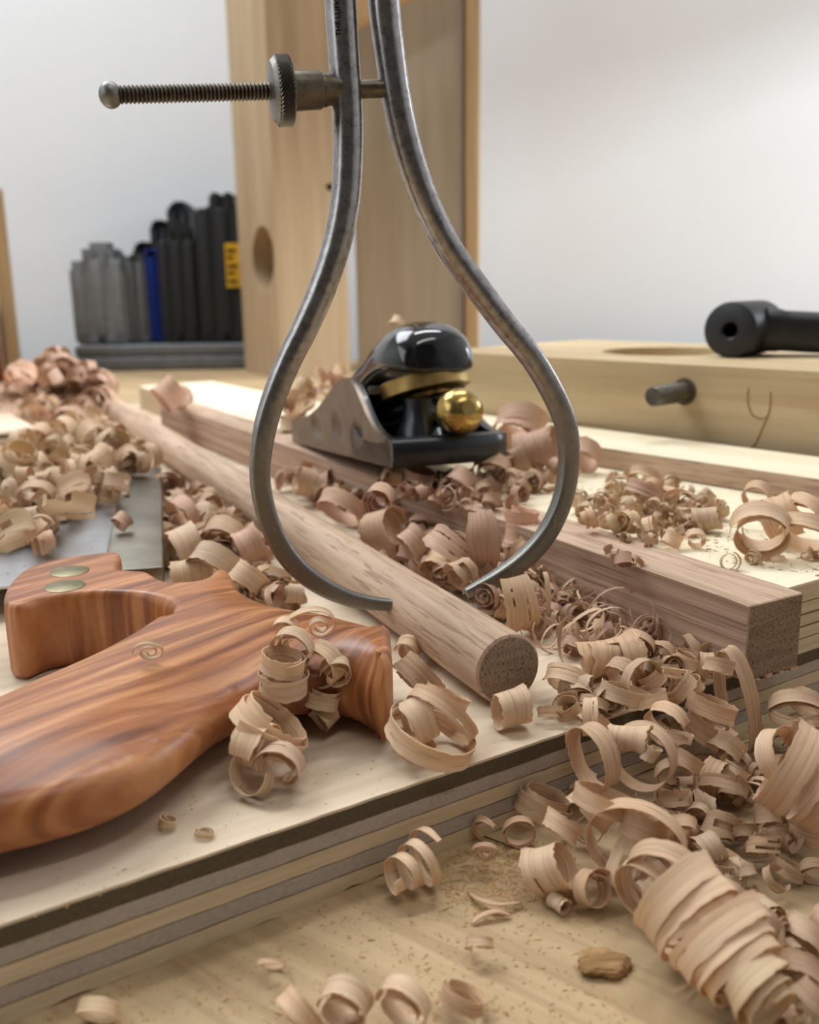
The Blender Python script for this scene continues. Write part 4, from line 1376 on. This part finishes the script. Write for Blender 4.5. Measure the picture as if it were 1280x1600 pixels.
# -- heap around the near corner of the plywood
S(958, 1028, 30, 12, 4, 'long conical roll lying behind the heap', base=PT, w=95, turns=2.6, r1=.55, tone='tan', slits=3, ph=30)
S(1000, 1014, 27, 70, 8, 'spiral scroll end facing the viewer on the conical roll', z=PT + 6, w=24, turns=3.2, r1=.12, tone='tan')
S(1040, 1050, 29, 60, 68, 'flat ring curl with a small roll right of scroll', z=PT + 5.5, w=15, turns=1.6, r1=.75, tone='pale')
S(1017, 1040, 9, 20, 80, 'tiny upright roll inside the flat ring curl', z=PT + 7.5, w=20, turns=1.6, r1=.7, tone='pale')
S(975, 1085, 40, 30, 70, 'broad strap loop on the plywood corner', z=PT + 4.5, w=26, turns=1.4, r1=.85, tone='pale')
S(1008, 1093, 36, 120, 65, 'second strap loop crossing the broad one', z=PT + 3.5, w=20, turns=1.2, r1=.8, tone='pale')
S(975, 1055, 30, 40, 30, 'crumpled curl above the strap loops', z=PT + 5, w=24, turns=1.4, r1=.6, tone='tan')
S(926, 1182, 45, 33, 4, 'big open ring curl standing before the plywood edge', z=19, w=36, turns=1.25, r1=.95, tone='tan', oval=1.15)
S(1003, 1180, 52, 58, 0, 'largest open loop behind the big ring curl', z=16, w=34, turns=1.25, r1=.95, tone='tan')
S(982, 1156, 21, -30, 8, 'tight smooth tube held inside the large loop', z=22, w=62, turns=2.4, r1=.5, tone='pale')
S(1018, 1178, 13, 0, 60, 'tiny scroll below the tube in the large loop', z=21, w=24, turns=2.4, r1=.2, tone='pale')
S(1045, 1130, 36, 40, 20, 'arched strap above the small bright band', z=19, w=30, turns=.8, r1=.9, tone='tan', ph=240)
S(1062, 1152, 19, 40, 65, 'small bright band right of the large loop', z=17, w=18, turns=.9, r1=.9, tone='pale', ph=200)
S(1074, 1188, 26, 20, 50, 'twisted ring right of the tiny scroll', z=13, w=22, turns=1.4, r1=.7, tone='tan')
S(1055, 1215, 32, 80, 10, 'ring curl in the shade under the large loop', z=8, w=26, turns=1.2, r1=.8, tone='tan')
S(1112, 1105, 42, 20, 72, 'wide horizontal loop of the tall strap curl', z=17, w=30, turns=1.3, r1=.9, tone='tan', oval=.8)
S(1125, 1042, 24, 50, 65, 'top loop of the tall strap curl', z=26, w=22, turns=1.3, r1=.75, tone='tan')
S(1150, 1095, 92, 35, 6, 'tall strap curl rising beside the oak stick end', z=15, w=30, turns=1.1, r1=.92, tone='tan', oval=.30, slits=2, ph=78)
S(1135, 1168, 30, 30, 40, 'pale strap curl deep in the heap beneath tall one', z=8, w=30, turns=1.2, r1=.8, tone='pale')
S(1100, 1140, 36, 0, 60, 'shaded curl under the wide horizontal loop', z=10, w=36, turns=1.3, r1=.8, tone='tan')
S(1143, 1237, 28, 60, 45, 'ring curl with a long tail right of the heap', w=22, turns=1.9, r1=.6, tone='tan', tail=.35)
S(1082, 1268, 27, 100, 58, 'scroll lying flat left of the tailed ring curl', w=16, turns=2.0, r1=.3, tone='tan')
S(1160, 1301, 27, 90, 50, 'round scroll with tight centre below tailed ring', w=20, turns=2.4, r1=.25, tone='tan')
S(1245, 1110, 44, 72, 38, 'wide open loop at the right edge by the oak stick', z=15, w=24, turns=1.5, r1=.85, tone='tan')
S(1262, 1100, 26, 40, 40, 'inner band in the right edge loop', z=14, w=24, turns=1.2, r1=.8, tone='tan')
S(1258, 1220, 76, -28, -26, 'huge broad coil at the right edge', z=16, w=44, turns=3.2, r1=.78, tone='tan', slits=6, pitch=.55)
S(1222, 1180, 40, -50, 30, 'torn end band above the huge broad coil', z=17, w=40, turns=1.1, r1=.9, tone='pale', slits=3)
S(1264, 1300, 30, 0, 80, 'upright band below the huge broad coil', base=0, w=32, turns=1.4, r1=.8, tone='tan')
S(1233, 1357, 27, 20, 66, 'low coil on the bench near the right edge', base=0, w=20, turns=1.8, r1=.6, tone='tan')
S(1275, 1362, 22, 70, 20, 'ring cut by the right edge beside low coil', base=0, w=18, turns=1.4, r1=.7, tone='tan')
S(850, 1257, 42, 20, 62, 'ball like torn coil against the plywood edge', base=0, w=34, turns=2.2, r1=.8, pitch=.3, tone='tan', slits=3)
S(812, 1300, 27, 95, 12, 'thin spiral ring beside the ball like coil', base=0, w=14, turns=2.1, r1=.75, tone='tan')
S(760, 1331, 22, 85, 25, 'thin flat spiral left of the thin ring', z=4.2, w=8, turns=2.6, r1=.15, tone='tan')
S(758, 1296, 20, 60, 10, 'small arched band leaning at the plywood foot', base=0, w=16, turns=.6, r1=1.0, tone='tan', ph=290)
S(880, 1292, 30, 40, 50, 'twisted top of the pale twin coil', z=10, w=30, turns=1.5, r1=.7, tone='pale', slits=2)
S(860, 1358, 38, -20, 25, 'wide pale coil standing alone on the bench', base=0, w=58, turns=1.7, r1=.75, tone='pale', slits=3)
S(873, 1412, 12, -65, 8, 'narrow tube poking from the wide pale coil', base=0, w=36, turns=1.6, r1=.7, tone='pale')
S(925, 1390, 29, -60, 25, 'striped split coil right of the narrow tube', base=0, w=40, turns=1.5, r1=.7, tone='tan', slits=4)
S(950, 1252, 54, 40, 66, 'broad ring tilted over the middle of the heap', z=15, w=26, turns=1.5, r1=.85, tone='tan')
S(925, 1262, 40, 20, 50, 'strap hanging left of the broad tilted ring', z=12, w=34, turns=1.0, r1=.9, tone='pale', ph=120)
S(997, 1318, 76, 62, 6, 'great arch loop over the heap centre', z=10.5, w=34, turns=1.2, r1=.9, tone='tan', slits=3, ph=250)
S(1010, 1290, 42, 40, 60, 'half buried bowl curl under the great arch', z=13, w=40, turns=1.2, r1=.85, tone='tan')
S(985, 1330, 62, -60, 14, 'diagonal pale roll through the great arch', z=9, w=26, turns=1.0, r1=.9, tone='pale', oval=.3, ph=40)
S(1068, 1296, 24, 80, 25, 'shadowed scroll right of the great arch', z=8, w=22, turns=2.2, r1=.25, tone='tan')
S(1108, 1345, 50, 30, 76, 'flat wide ring right of the heap centre', base=0, w=28, turns=1.3, r1=.9, tone='tan')
S(1108, 1328, 26, 10, 20, 'torn little coil inside the flat wide ring', base=0, w=36, turns=1.6, r1=.6, tone='pale', slits=4, lift=3)
S(1147, 1388, 17, 20, 75, 'small scroll on the bench below the flat ring', base=0, w=22, turns=2.0, r1=.3, tone='tan')
S(1045, 1385, 74, 55, 12, 'second arch loop nearer the viewer', z=10, w=36, turns=1.35, r1=.9, tone='tan', slits=3, ph=230)
S(1010, 1390, 52, 45, 10, 'inner split band of the second arch loop', z=9, w=26, turns=1.1, r1=.9, tone='pale', ph=200)
S(1082, 1432, 80, -58, -26, 'giant pale coil low in the heap', z=11, w=46, turns=2.9, r1=.85, pitch=.55, tone='pale', slits=6)
S(1140, 1488, 82, -62, -28, 'giant coil next to the bottom corner', z=10, w=44, turns=2.7, r1=.8, pitch=.55, tone='pale', slits=5)
S(1188, 1550, 56, -60, -22, 'yellowish cone end of the giant coil at bottom', z=9, w=46, turns=2.4, r1=.6, pitch=.4, cone=.25, tone='yel', slits=2)
S(1188, 1448, 36, 40, 20, 'ring curl between the giant coils and right edge', base=0, w=36, turns=1.4, r1=.75, tone='tan', lift=2)
S(1222, 1475, 34, -20, 35, 'twisted curl right of that giant pair', base=0, w=36, turns=1.5, r1=.7, tone='tan')
S(1262, 1462, 34, 30, 40, 'pale curl low at the right edge', base=0, w=34, turns=1.4, r1=.7, tone='pale')
S(1250, 1522, 38, 60, 30, 'blurred curl near the bottom right corner', base=0, w=34, turns=1.5, r1=.7, tone='tan')
S(1277, 1560, 36, 10, 50, 'curl cut by the bottom right corner', base=0, w=34, turns=1.5, r1=.7, tone='pale')
# -- alone on the bench
S(645, 1354, 46, 215, -6, 'spring like coil of three loops before the plywood', base=0, w=15, turns=2.9, r1=.5, pitch=1.9, tone='pale', slits=0, ph=60, wend=1.3)
S(756, 1474, 18, 80, 40, 'little scroll with a bent tail on open bench', z=3.5, w=15, turns=1.9, r1=.35, tone='tan', tail=.45, ph=-60)
S(153, 1578, 31, 85, 28, 'single ring curl near the bottom left corner', base=0, w=24, turns=1.3, r1=.9, tone='yel')
S(425, 1506, 24, 90, 40, 'very thin pale curl on the bench left of centre', base=0, w=8, turns=1.2, r1=.6, tone='pale')
S(470, 1585, 44, 40, 30, 'leftmost blurred curl at the bottom edge', base=0, w=34, turns=1.5, r1=.6, tone='tan')
S(542, 1572, 44, 70, 10, 'tall blurred curl second at the bottom edge', base=0, w=40, turns=1.8, r1=.4, tone='pale')
S(632, 1570, 46, 60, 10, 'blurred looped curl third at the bottom edge', base=0, w=30, turns=1.6, r1=.55, tone='pale')
S(724, 1560, 36, 45, 60, 'flat blurred curl rightmost at the bottom edge', base=0, w=26, turns=1.4, r1=.8, tone='tan')

# -- larger curls in the middle distance
S(335, 885, 40, 55, 30, 'arched curl just beyond the saw handle notch', z=PT + 10, w=40, turns=1.5, r1=.7, tone='pale')
S(290, 855, 34, 30, 20, 'big rolled curl right of the saw spine', base=PT, w=46, turns=1.7, r1=.6, tone='pale')
S(300, 895, 24, 20, 15, 'ribbed roll lying against the handle notch', z=PT + 8, w=62, turns=1.8, r1=.7, tone='yel')
S(388, 905, 30, 35, 40, 'pale curl between handle and caliper leg', z=PT + 8, w=36, turns=1.5, r1=.7, tone='pale')
S(350, 845, 36, 70, 20, 'loose ring right of the big rolled curl', base=PT, w=34, turns=1.5, r1=.7, tone='tan')
S(395, 858, 34, 20, 30, 'split reddish curl near the left caliper leg', base=PT, w=44, turns=1.3, r1=.7, tone='pink', slits=3)
S(595, 780, 24, 75, 15, 'scroll end curl standing on the stick behind dowel', base=SK - 2, w=34, turns=2.6, r1=.25, tone='pink')
S(535, 795, 38, 50, 40, 'broad band curl behind the dowel', base=PT + 8, w=26, turns=1.3, r1=.8, tone='pink')
S(600, 828, 32, -40, 20, 'barrel curl behind the middle of the dowel', base=PT + 6, w=50, turns=1.5, r1=.7, tone='tan')
S(650, 850, 30, 30, 30, 'split curl in the gap behind the dowel', base=PT + 6, w=36, turns=1.4, r1=.6, tone='pink')
S(752, 838, 60, 4, 4, 'tall upright torn strap inside the caliper bow', z=PT + 19, w=54, turns=.30, r1=1.0, tone='pink', ph=126, slits=4, rag=.03)
S(815, 825, 24, 60, 70, 'upright cone curl by the right caliper leg', base=PT + 10, w=60, turns=1.8, r1=.6, tone='pink')
S(685, 885, 24, 70, 15, 'dark hollow box like curl behind the dowel', base=PT + 2, w=50, turns=1.2, r1=.8, tone='tan')
S(722, 870, 60, 20, 45, 'striped strap leaning under the tall torn strap', base=PT + 2, w=42, turns=.5, r1=1.0, tone='pink', slits=4, ph=60)
S(780, 890, 50, -30, 35, 'wide strap touching the right caliper tip', base=PT, w=40, turns=.5, r1=1.0, tone='tan', ph=100, slits=3)
S(795, 935, 55, 10, 6, 'wide hanging strap right of the caliper tip', z=PT + 9, w=58, turns=.32, r1=1.0, tone='tan', ph=126, slits=4, rag=.03)
S(1190, 830, 46, 70, 25, 'large open curl on the pale sheet at right', base=ST, w=36, turns=2.0, r1=.6, tone='pale')
S(1215, 810, 36, -20, 20, 'wide roll behind that large open curl', base=ST, w=60, turns=1.5, r1=.7, tone='tan')
S(1182, 775, 21, 60, 20, 'upright ring above the large open curl', base=ST + 6, w=24, turns=1.3, r1=.8, tone='tan')
S(1265, 835, 44, 50, 40, 'open loop on the sheet cut by right edge', base=ST, w=26, turns=1.5, r1=.75, tone='pale')
S(1262, 800, 32, 30, 40, 'smaller loop above the edge loop on sheet', base=ST + 3, w=24, turns=1.4, r1=.7, tone='pale')
S(1008, 768, 32, 30, 62, 'broad pink loop on the sheet beyond the caliper', base=ST, w=22, turns=1.4, r1=.85, tone='pink')
S(1010, 748, 26, 50, 50, 'thin upper loop behind the broad pink loop', base=ST + 3, w=16, turns=1.2, r1=.8, tone='tan')
S(1105, 812, 18, -25, 10, 'short roll lying on the pale sheet', base=ST, w=40, turns=2.0, r1=.7, tone='pale')
S(1088, 842, 15, 80, 20, 'small ring on the sheet near the oak stick', base=ST, w=14, turns=1.6, r1=.6, tone='pale')
S(1052, 843, 15, 10, 60, 'short upright roll left of the small ring', base=ST, w=22, turns=1.4, r1=.8, tone='pale')
S(265, 617, 26, 30, 40, 'rounded pink bundle curl on the far end of the sheet', base=ST, w=34, turns=2.2, r1=.5, tone='pink', slits=2)
S(285, 622, 18, 60, 20, 'smaller curl attached right of the pink bundle', base=ST, w=22, turns=1.6, r1=.6, tone='pink')
S(192, 815, 15, 60, 30, 'lone curl resting on the saw spine', base=PT + 12.6, w=20, turns=1.7, r1=.5, tone='pink')
S(655, 742, 42, 10, 80, 'flat pink roll under the heel of the plane', base=SK, w=22, turns=1.3, r1=.8, tone='pink', oval=.6)
S(725, 752, 26, 40, 40, 'curl just below the brass knob end of plane', base=ST, w=30, turns=1.4, r1=.7, tone='pink')
S(770, 735, 30, 70, 40, 'shaded curl under the right heel corner', base=ST, w=26, turns=1.4, r1=.7, tone='tan')
S(812, 668, 40, 60, 40, 'reddish tall curl right of the plane', base=ST, w=46, turns=1.6, r1=.6, tone='pink', slits=2)
S(845, 700, 30, -20, 20, 'ribbed roll between plane and caliper leg', base=ST, w=60, turns=1.8, r1=.7, tone='pink')
S(790, 722, 16, -10, 10, 'straight flat roll by the heel right', base=ST, w=70, turns=1.5, r1=.7, tone='tan')
S(915, 712, 26, 60, 40, 'curl just right of the right caliper leg', base=ST, w=30, turns=1.5, r1=.6, tone='pink')
S(620, 506, 11, 60, 30, 'little shaving caught on top of the plane cap', z=93.5, w=18, turns=.6, r1=1.0, tone='pale')

# -- loose piles: copies of a few curls, each an object of its own
PROTO = {}
for tone in ('pale', 'tan', 'pink', 'yel'):
    PROTO[tone] = []
    for k, (tu, r1, w, pi_, ov, sl) in enumerate([(1.6, .6, .9, 0, 1, 1), (2.3, .3, .7, .2, .9, 1), (1.2, .85, 1.1, 0, .75, 2), (1.9, .6, .6, .8, 1, 1), (.8, .9, 1.0, 0, 1.2, 3), (2.8, .2, 1.3, .1, 1, 1), (1.4, .7, .45, .5, .8, 0)]):
        me = curl_mesh(900 + k + 20 * len(PROTO), tu, 1.0 * 0.01, r1, w * 0.01, pi_, ov, th=0.00025, rag=.08, slits=sl, seg=14)
        me.materials.append(M['sh_' + tone])
        PROTO[tone].append(me)
THIN = {}
for tone in ('pale', 'pink'):
    THIN[tone] = []
    for k, (tu, r1, w) in enumerate([(.45, .9, .2), (.28, 1.0, .3), (.6, .8, .14), (.9, .6, .22)]):
        me = curl_mesh(1200 + k, tu, 0.013, r1, w * 0.01, 0.8, .8, th=0.0002, rag=.1, slits=0, seg=18, na=2)
        me.materials.append(M['sh_' + tone])
        THIN[tone].append(me)

def in_poly(x, y, P):
    c = False
    j = len(P) - 1
    for i in range(len(P)):
        if (P[i][1] > y) != (P[j][1] > y) and x < (P[j][0] - P[i][0]) * (y - P[i][1]) / (P[j][1] - P[i][1]) + P[i][0]: c = not c
        j = i
    return c
SHAPES = ['open curl', 'tight scroll', 'wide oval band', 'stretched corkscrew curl', 'short bent strap', 'long tight roll', 'narrow twist']
TSHAPES = ['thin bent strip', 'nearly straight broad strip', 'fine thread curl', 'thin open hook']
TONES = {'pale': 'pale', 'tan': 'tan', 'pink': 'pinkish', 'yel': 'yellowish'}
def zone(x, y, xs, ys):
    a = (x - min(xs)) / (max(xs) - min(xs)); b = (y - min(ys)) / (max(ys) - min(ys))
    return ('far ' if b < .4 else 'near ' if b > .7 else 'middle ') + ('left' if a < .28 else 'right' if a > .72 else 'centre-left' if a < .5 else 'centre-right')
RECS = []
LOOSE = []            # what is past the count goes into one stuff object
def pile(poly, n, base, hmax, rpx, tones, where, group, seed, protos=PROTO, extra=0):
    rnd = random.Random(seed)
    xs = [p[0] for p in poly]; ys = [p[1] for p in poly]
    done, tries = 0, 0
    placed = []
    while done < n + extra and tries < 9000:
        tries += 1
        x, y = rnd.uniform(min(xs), max(xs)), rnd.uniform(min(ys), max(ys))
        if not in_poly(x, y, poly): continue
        rp = rnd.uniform(*rpx)
        stuff = done >= n
        if not stuff and any((x - a) ** 2 + (y - b) ** 2 < (0.62 * min(rp, c)) ** 2 for a, b, c in placed) and tries < 4000: continue
        placed.append((x, y, rp))
        h = hmax(x, y) if callable(hmax) else hmax
        b = base(x, y) if callable(base) else base
        zc = (b + h * rnd.random() * (0.5 if stuff else 1)) * MM
        if stuff: rp *= 0.8
        R = rp * depth(at(x, y, zc)) / F_PX
        p = at(x, y, zc + R * 0.75)
        R = rp * depth(p) / F_PX
        tone = rnd.choice(tones)
        k = rnd.randrange(len(protos[tone]))
        mw = Matrix.Translation(p) @ axis_matrix(rnd.uniform(0, 360), rnd.uniform(-20, 70), rnd.uniform(0, 360)) @ Matrix.Scale(R / 0.01, 4)
        done += 1
        if stuff:
            LOOSE.append((protos[tone][k], mw, tone)); continue
        o = link('wood_shaving', protos[tone][k])
        o.matrix_world = mw
        shp = (TSHAPES if protos is THIN else SHAPES)[k]
        tag(o, '%s %s, %s of %s' % (TONES[tone], shp, zone(x, y, xs, ys), where), 'shaving', group)
        RECS.append((rp, o))
P1 = [(0, 610), (40, 580), (75, 555), (95, 548), (120, 575), (160, 590), (185, 600), (170, 625), (150, 650), (60, 655), (0, 655)]
pile(P1, 26, lambda x, y: max(PT + 2, 108 - (y - 459) / 1475 * 715 - 6), 3, (13, 25), ('pink', 'pink', 'tan'), 'the heap by the far dowel end', 'heap of shavings at the far end of the dowel', 1, extra=110)
P2 = [(0, 690), (60, 680), (95, 664), (150, 662), (215, 690), (235, 715), (190, 735), (185, 770), (150, 790), (90, 800), (70, 850), (40, 840), (0, 830)]
pile(P2, 26, BL_Z * 1000 + 1, 9, (18, 34), ('yel', 'pale', 'tan'), 'the pile on the saw blade', 'pile of shavings on the saw blade', 2, extra=130)
P3 = [(252, 770), (262, 745), (300, 760), (360, 800), (405, 850), (420, 900), (470, 930), (440, 940), (380, 925), (330, 870), (260, 870)]
pile(P3, 16, PT, 6, (16, 30), ('pink', 'tan', 'pale'), 'the drift between saw and dowel', 'drift of shavings between saw and dowel', 3, extra=170)
P4 = [(425, 725), (470, 735), (560, 765), (640, 810), (700, 830), (800, 840), (850, 870), (830, 930), (790, 960), (740, 925), (660, 880), (560, 810), (430, 750)]
pile(P4, 22, PT, 9, (16, 30), ('pink', 'pink', 'tan'), 'the drift between dowel and stick', 'drift of shavings between dowel and stick', 4, extra=230)
P5 = [(830, 900), (880, 890), (940, 930), (1020, 970), (1030, 1000), (950, 1000), (880, 1010), (840, 990), (815, 950)]
pile(P5, 30, PT, 6, (16, 36), ('pale', 'pink'), 'the stringy tangle beside the dowel end', 'tangle of stringy shavings', 5, THIN, extra=90)
P6 = [(905, 775), (950, 745), (1030, 745), (1110, 775), (1140, 800), (1090, 825), (1000, 850), (960, 840), (900, 800)]
pile(P6, 24, ST, 3, (10, 20), ('pale', 'yel', 'tan'), 'the scatter on the pale sheet', 'small shavings on the pale sheet', 6, extra=110)
P7 = [(445, 640), (470, 600), (520, 575), (545, 575), (530, 600), (480, 630), (455, 670)]
pile(P7, 7, lambda x, y: max(ST, 108 - (y - 459) / 1475 * 545 - 6), 2, (12, 22), ('pale', 'pink'), 'the clump behind the plane', 'clump of shavings behind the plane', 7, extra=16)
P8 = [(560, 735), (700, 740), (790, 740), (870, 700), (900, 730), (800, 790), (700, 790), (640, 770)]
pile(P8, 14, SK, 1.5, (11, 22), ('pink', 'pink', 'tan'), 'the scatter around the plane heel', 'shavings around the plane heel', 8, extra=70)
P9 = [(900, 845), (960, 850), (1010, 870), (1000, 880), (920, 870)]
pile(P9, 5, SK, 0.5, (9, 16), ('pink', 'pale'), 'the few on top of the oak stick', 'small shavings on the oak stick', 9)
P10 = [(1130, 870), (1280, 860), (1280, 880), (1190, 890), (1140, 885)]
pile(P10, 7, ST, 0.5, (8, 18), ('yel', 'pale'), 'the crumpled row on the sheet', 'crumpled shavings on the sheet', 10)
# curls filling the near heap between the big ones
def heap_fill():
    rnd = random.Random(77)
    poly = [(890, 1180), (950, 1040), (1080, 1010), (1170, 1090), (1280, 1150), (1280, 1600), (1150, 1600), (1000, 1420), (905, 1270)]
    xs = [p[0] for p in poly]; ys = [p[1] for p in poly]
    names = [('wide curl', 1.4, .75, 1.0, 0), ('tight scroll', 2.4, .25, .8, 0), ('open ring', 1.2, .9, .7, 0), ('bent strap', .7, 1.0, .9, 0), ('corkscrew curl', 2.2, .7, .6, .7)]
    n = 0
    while n < 34:
        x, y = rnd.uniform(min(xs), max(xs)), rnd.uniform(min(ys), max(ys))
        if not in_poly(x, y, poly): continue
        nm, tu, r1, w, pi_ = rnd.choice(names)
        R = rnd.uniform(18, 32)
        tone = rnd.choice(('tan', 'tan', 'tan', 'pale'))
        o = S(x, y, R, rnd.uniform(0, 180), rnd.uniform(-10, 75), '%s %s at the %s among big coils' % (TONES[tone], nm, zone(x, y, xs, ys)), base=0, lift=rnd.uniform(0, 3),
          w=R * w, turns=tu, r1=r1, pitch=pi_, tone=tone, ph=rnd.uniform(0, 360), slits=2)
        o['group'] = 'shavings filling the near heap'
        RECS.append((R, o))
        n += 1
heap_fill()
pile([(905, 1275), (1050, 1222), (1280, 1135), (1280, 1600), (1150, 1600), (990, 1420)], 0, 0, 5, (22, 38), ('tan', 'tan', 'pale'), '', '', 21, extra=80)
pile([(880, 1110), (960, 1015), (1150, 1005), (1150, 1035), (950, 1110)], 0, PT, 3, (20, 34), ('tan', 'pale'), '', '', 22, extra=36)
pile(P5, 0, PT, 2, (16, 28), ('tan', 'pink'), '', '', 23, extra=60)
def tell_apart():
    by = {}
    for r, o in RECS: by.setdefault(o['label'], []).append((r, o))
    for lb, L in by.items():
        L.sort(key=lambda t: t[0])
        words = {2: ('smaller', 'larger'), 3: ('smallest', 'middle-sized', 'largest')}.get(len(L))
        if words:
            for w_, (r, o) in zip(words, L): o['label'] = w_ + ' ' + lb
tell_apart()
def loose_object():
    bm = bmesh.new()
    order = ['pale', 'tan', 'pink', 'yel']
    for me, mw, tone in LOOSE:
        k0 = len(bm.faces)
        tmp = me.copy(); tmp.transform(mw)
        bm.from_mesh(tmp)
        bpy.data.meshes.remove(tmp)
        bm.faces.ensure_lookup_table()
        for i in range(k0, len(bm.faces)): bm.faces[i].material_index = order.index(tone)
    me = bpy.data.meshes.new('loose_shavings')
    bm.to_mesh(me); bm.free()
    for t_ in order: me.materials.append(M['sh_' + t_])
    o = link('loose_shavings', me)
    tag(o, 'small shavings deep inside and under all the piles', 'shaving', kind='stuff')
loose_object()

# slivers and the chunk
def sliver(pts, wpx, z, label):
    bm = bmesh.new()
    path = [at(x, y, z * MM + 0.0006 + k) for x, y, k in spline(pts, 5)]
    r = wpx * 0.5 * depth(path[0]) / F_PX
    m = len(path)
    tube_bm(path, [r * (0.35 + 0.65 * math.sin(PI * min(1, (i + 1) / (m + 1)))) for i in range(m)], (0, 0, 1), 8, flat=[.35] * m, bm=bm)
    o = link('wood_sliver', mesh_from_bm('wood_sliver', bm, True), M['sh_tan'])
    return tag(o, label, 'sliver')
sliver([(735, 1396, 0), (752, 1406, 0.001), (780, 1413, 0.0012), (815, 1410, 0.0002)], 11, 0, 'long curved sliver on the bench below the spiral')
sliver([(738, 1442, 0), (752, 1431, 0.0006), (775, 1424, 0.001), (798, 1430, 0.0)], 12, 0, 'shorter bent sliver under the long curved one')
sliver([(1003, 860, 0), (1018, 878, 0.001), (1030, 900, 0.0016), (1036, 925, 0.0)], 14, SK - 6, 'thin sliver clinging to the front of the oak stick')
def chunk():
    bm = bmesh.new()
    bmesh.ops.create_icosphere(bm, subdivisions=4, radius=1.0)
    p = at(944, 1512, 0.0)
    s = depth(p) / F_PX
    for v in bm.verts:
        q = v.co.copy()
        n1 = mnoise.noise(q * 1.3 + Vector((3, 1, 2))); n2 = mnoise.noise(Vector((q.x * 2, q.y * 9, q.z * 5)))
        q *= 1 + 0.30 * n1 + 0.16 * n2
        q.x *= 38 * s; q.y *= 30 * s; q.z = max(q.z, -0.25) * 22 * s
        if q.z > 10 * s: q.z = 10 * s + (q.z - 10 * s) * 0.4
        v.co = q
    zmin = min(v.co.z for v in bm.verts)
    me = mesh_from_bm('bark_chunk', bm)
    o = link('wood_chunk', me, M['chunk'])
    o.matrix_world = Matrix.Translation((p.x, p.y, -zmin)) @ Matrix.Rotation(0.15, 4, 'Z')
    tag(o, 'rough brown wood chunk on the open bench', 'wood chunk')
chunk()

# sawdust: fine grains on bench, plywood and sheet
def dust(name, poly, n, z, size, seed, label, clear=None):
    rnd = random.Random(seed)
    bm = bmesh.new()
    xs = [p[0] for p in poly]; ys = [p[1] for p in poly]
    k = 0
    while k < n:
        x, y = rnd.uniform(min(xs), max(xs)), rnd.uniform(min(ys), max(ys))
        if not in_poly(x, y, poly): continue
        p = at(x, y, z)
        s = size * rnd.uniform(0.3, 1.0) ** 2 * (1.6 if rnd.random() < .06 else 1)
        a = rnd.uniform(0, PI)
        m = Matrix.Translation(p + Vector((0, 0, s * .15))) @ Matrix.Rotation(a, 4, 'Z') @ Matrix.Rotation(rnd.uniform(-.4, .4), 4, 'X')
        vs = [bm.verts.new(m @ Vector((s * u_, s * .45 * v_, s * .2 * w_))) for u_, v_, w_ in ((-1, -1, 0), (1, -.7, 0), (.8, 1, 0), (-.9, .8, 0), (0, 0, 1))]
        for f in ((0, 1, 4), (1, 2, 4), (2, 3, 4), (3, 0, 4), (3, 2, 1, 0)):
            bm.faces.new([vs[i] for i in f])
        k += 1
    o = link(name, mesh_from_bm(name, bm), M['dust'])
    tag(o, label, 'sawdust', kind='stuff')
dust('sawdust', [(40, 1600), (700, 1330), (900, 1300), (960, 1420), (1000, 1600)], 1800, 0.0, 0.00045, 1, 'fine sawdust scattered on the open bench')
dust('sawdust', [(640, 1365), (740, 1320), (830, 1310), (900, 1400), (760, 1440)], 2600, 0.0, 0.00045, 2, 'thick sawdust on the bench along the plywood foot')
dust('sawdust', [(0, 1460), (600, 1235), (950, 1110), (860, 1110), (300, 1230), (0, 1360)], 200, PLY_T, 0.0003, 3, 'sparse sawdust on the plywood front')
dust('sawdust', [(0, 900), (160, 860), (180, 780), (0, 830)], 60, BL_Z + 0.0004, 0.0006, 4, 'sawdust specks on the saw blade')
dust('sawdust', [(900, 730), (1280, 870), (1280, 900), (1130, 880), (860, 790)], 600, SHEET_Z, 0.0007, 5, 'sawdust crumbs on the pale sheet')
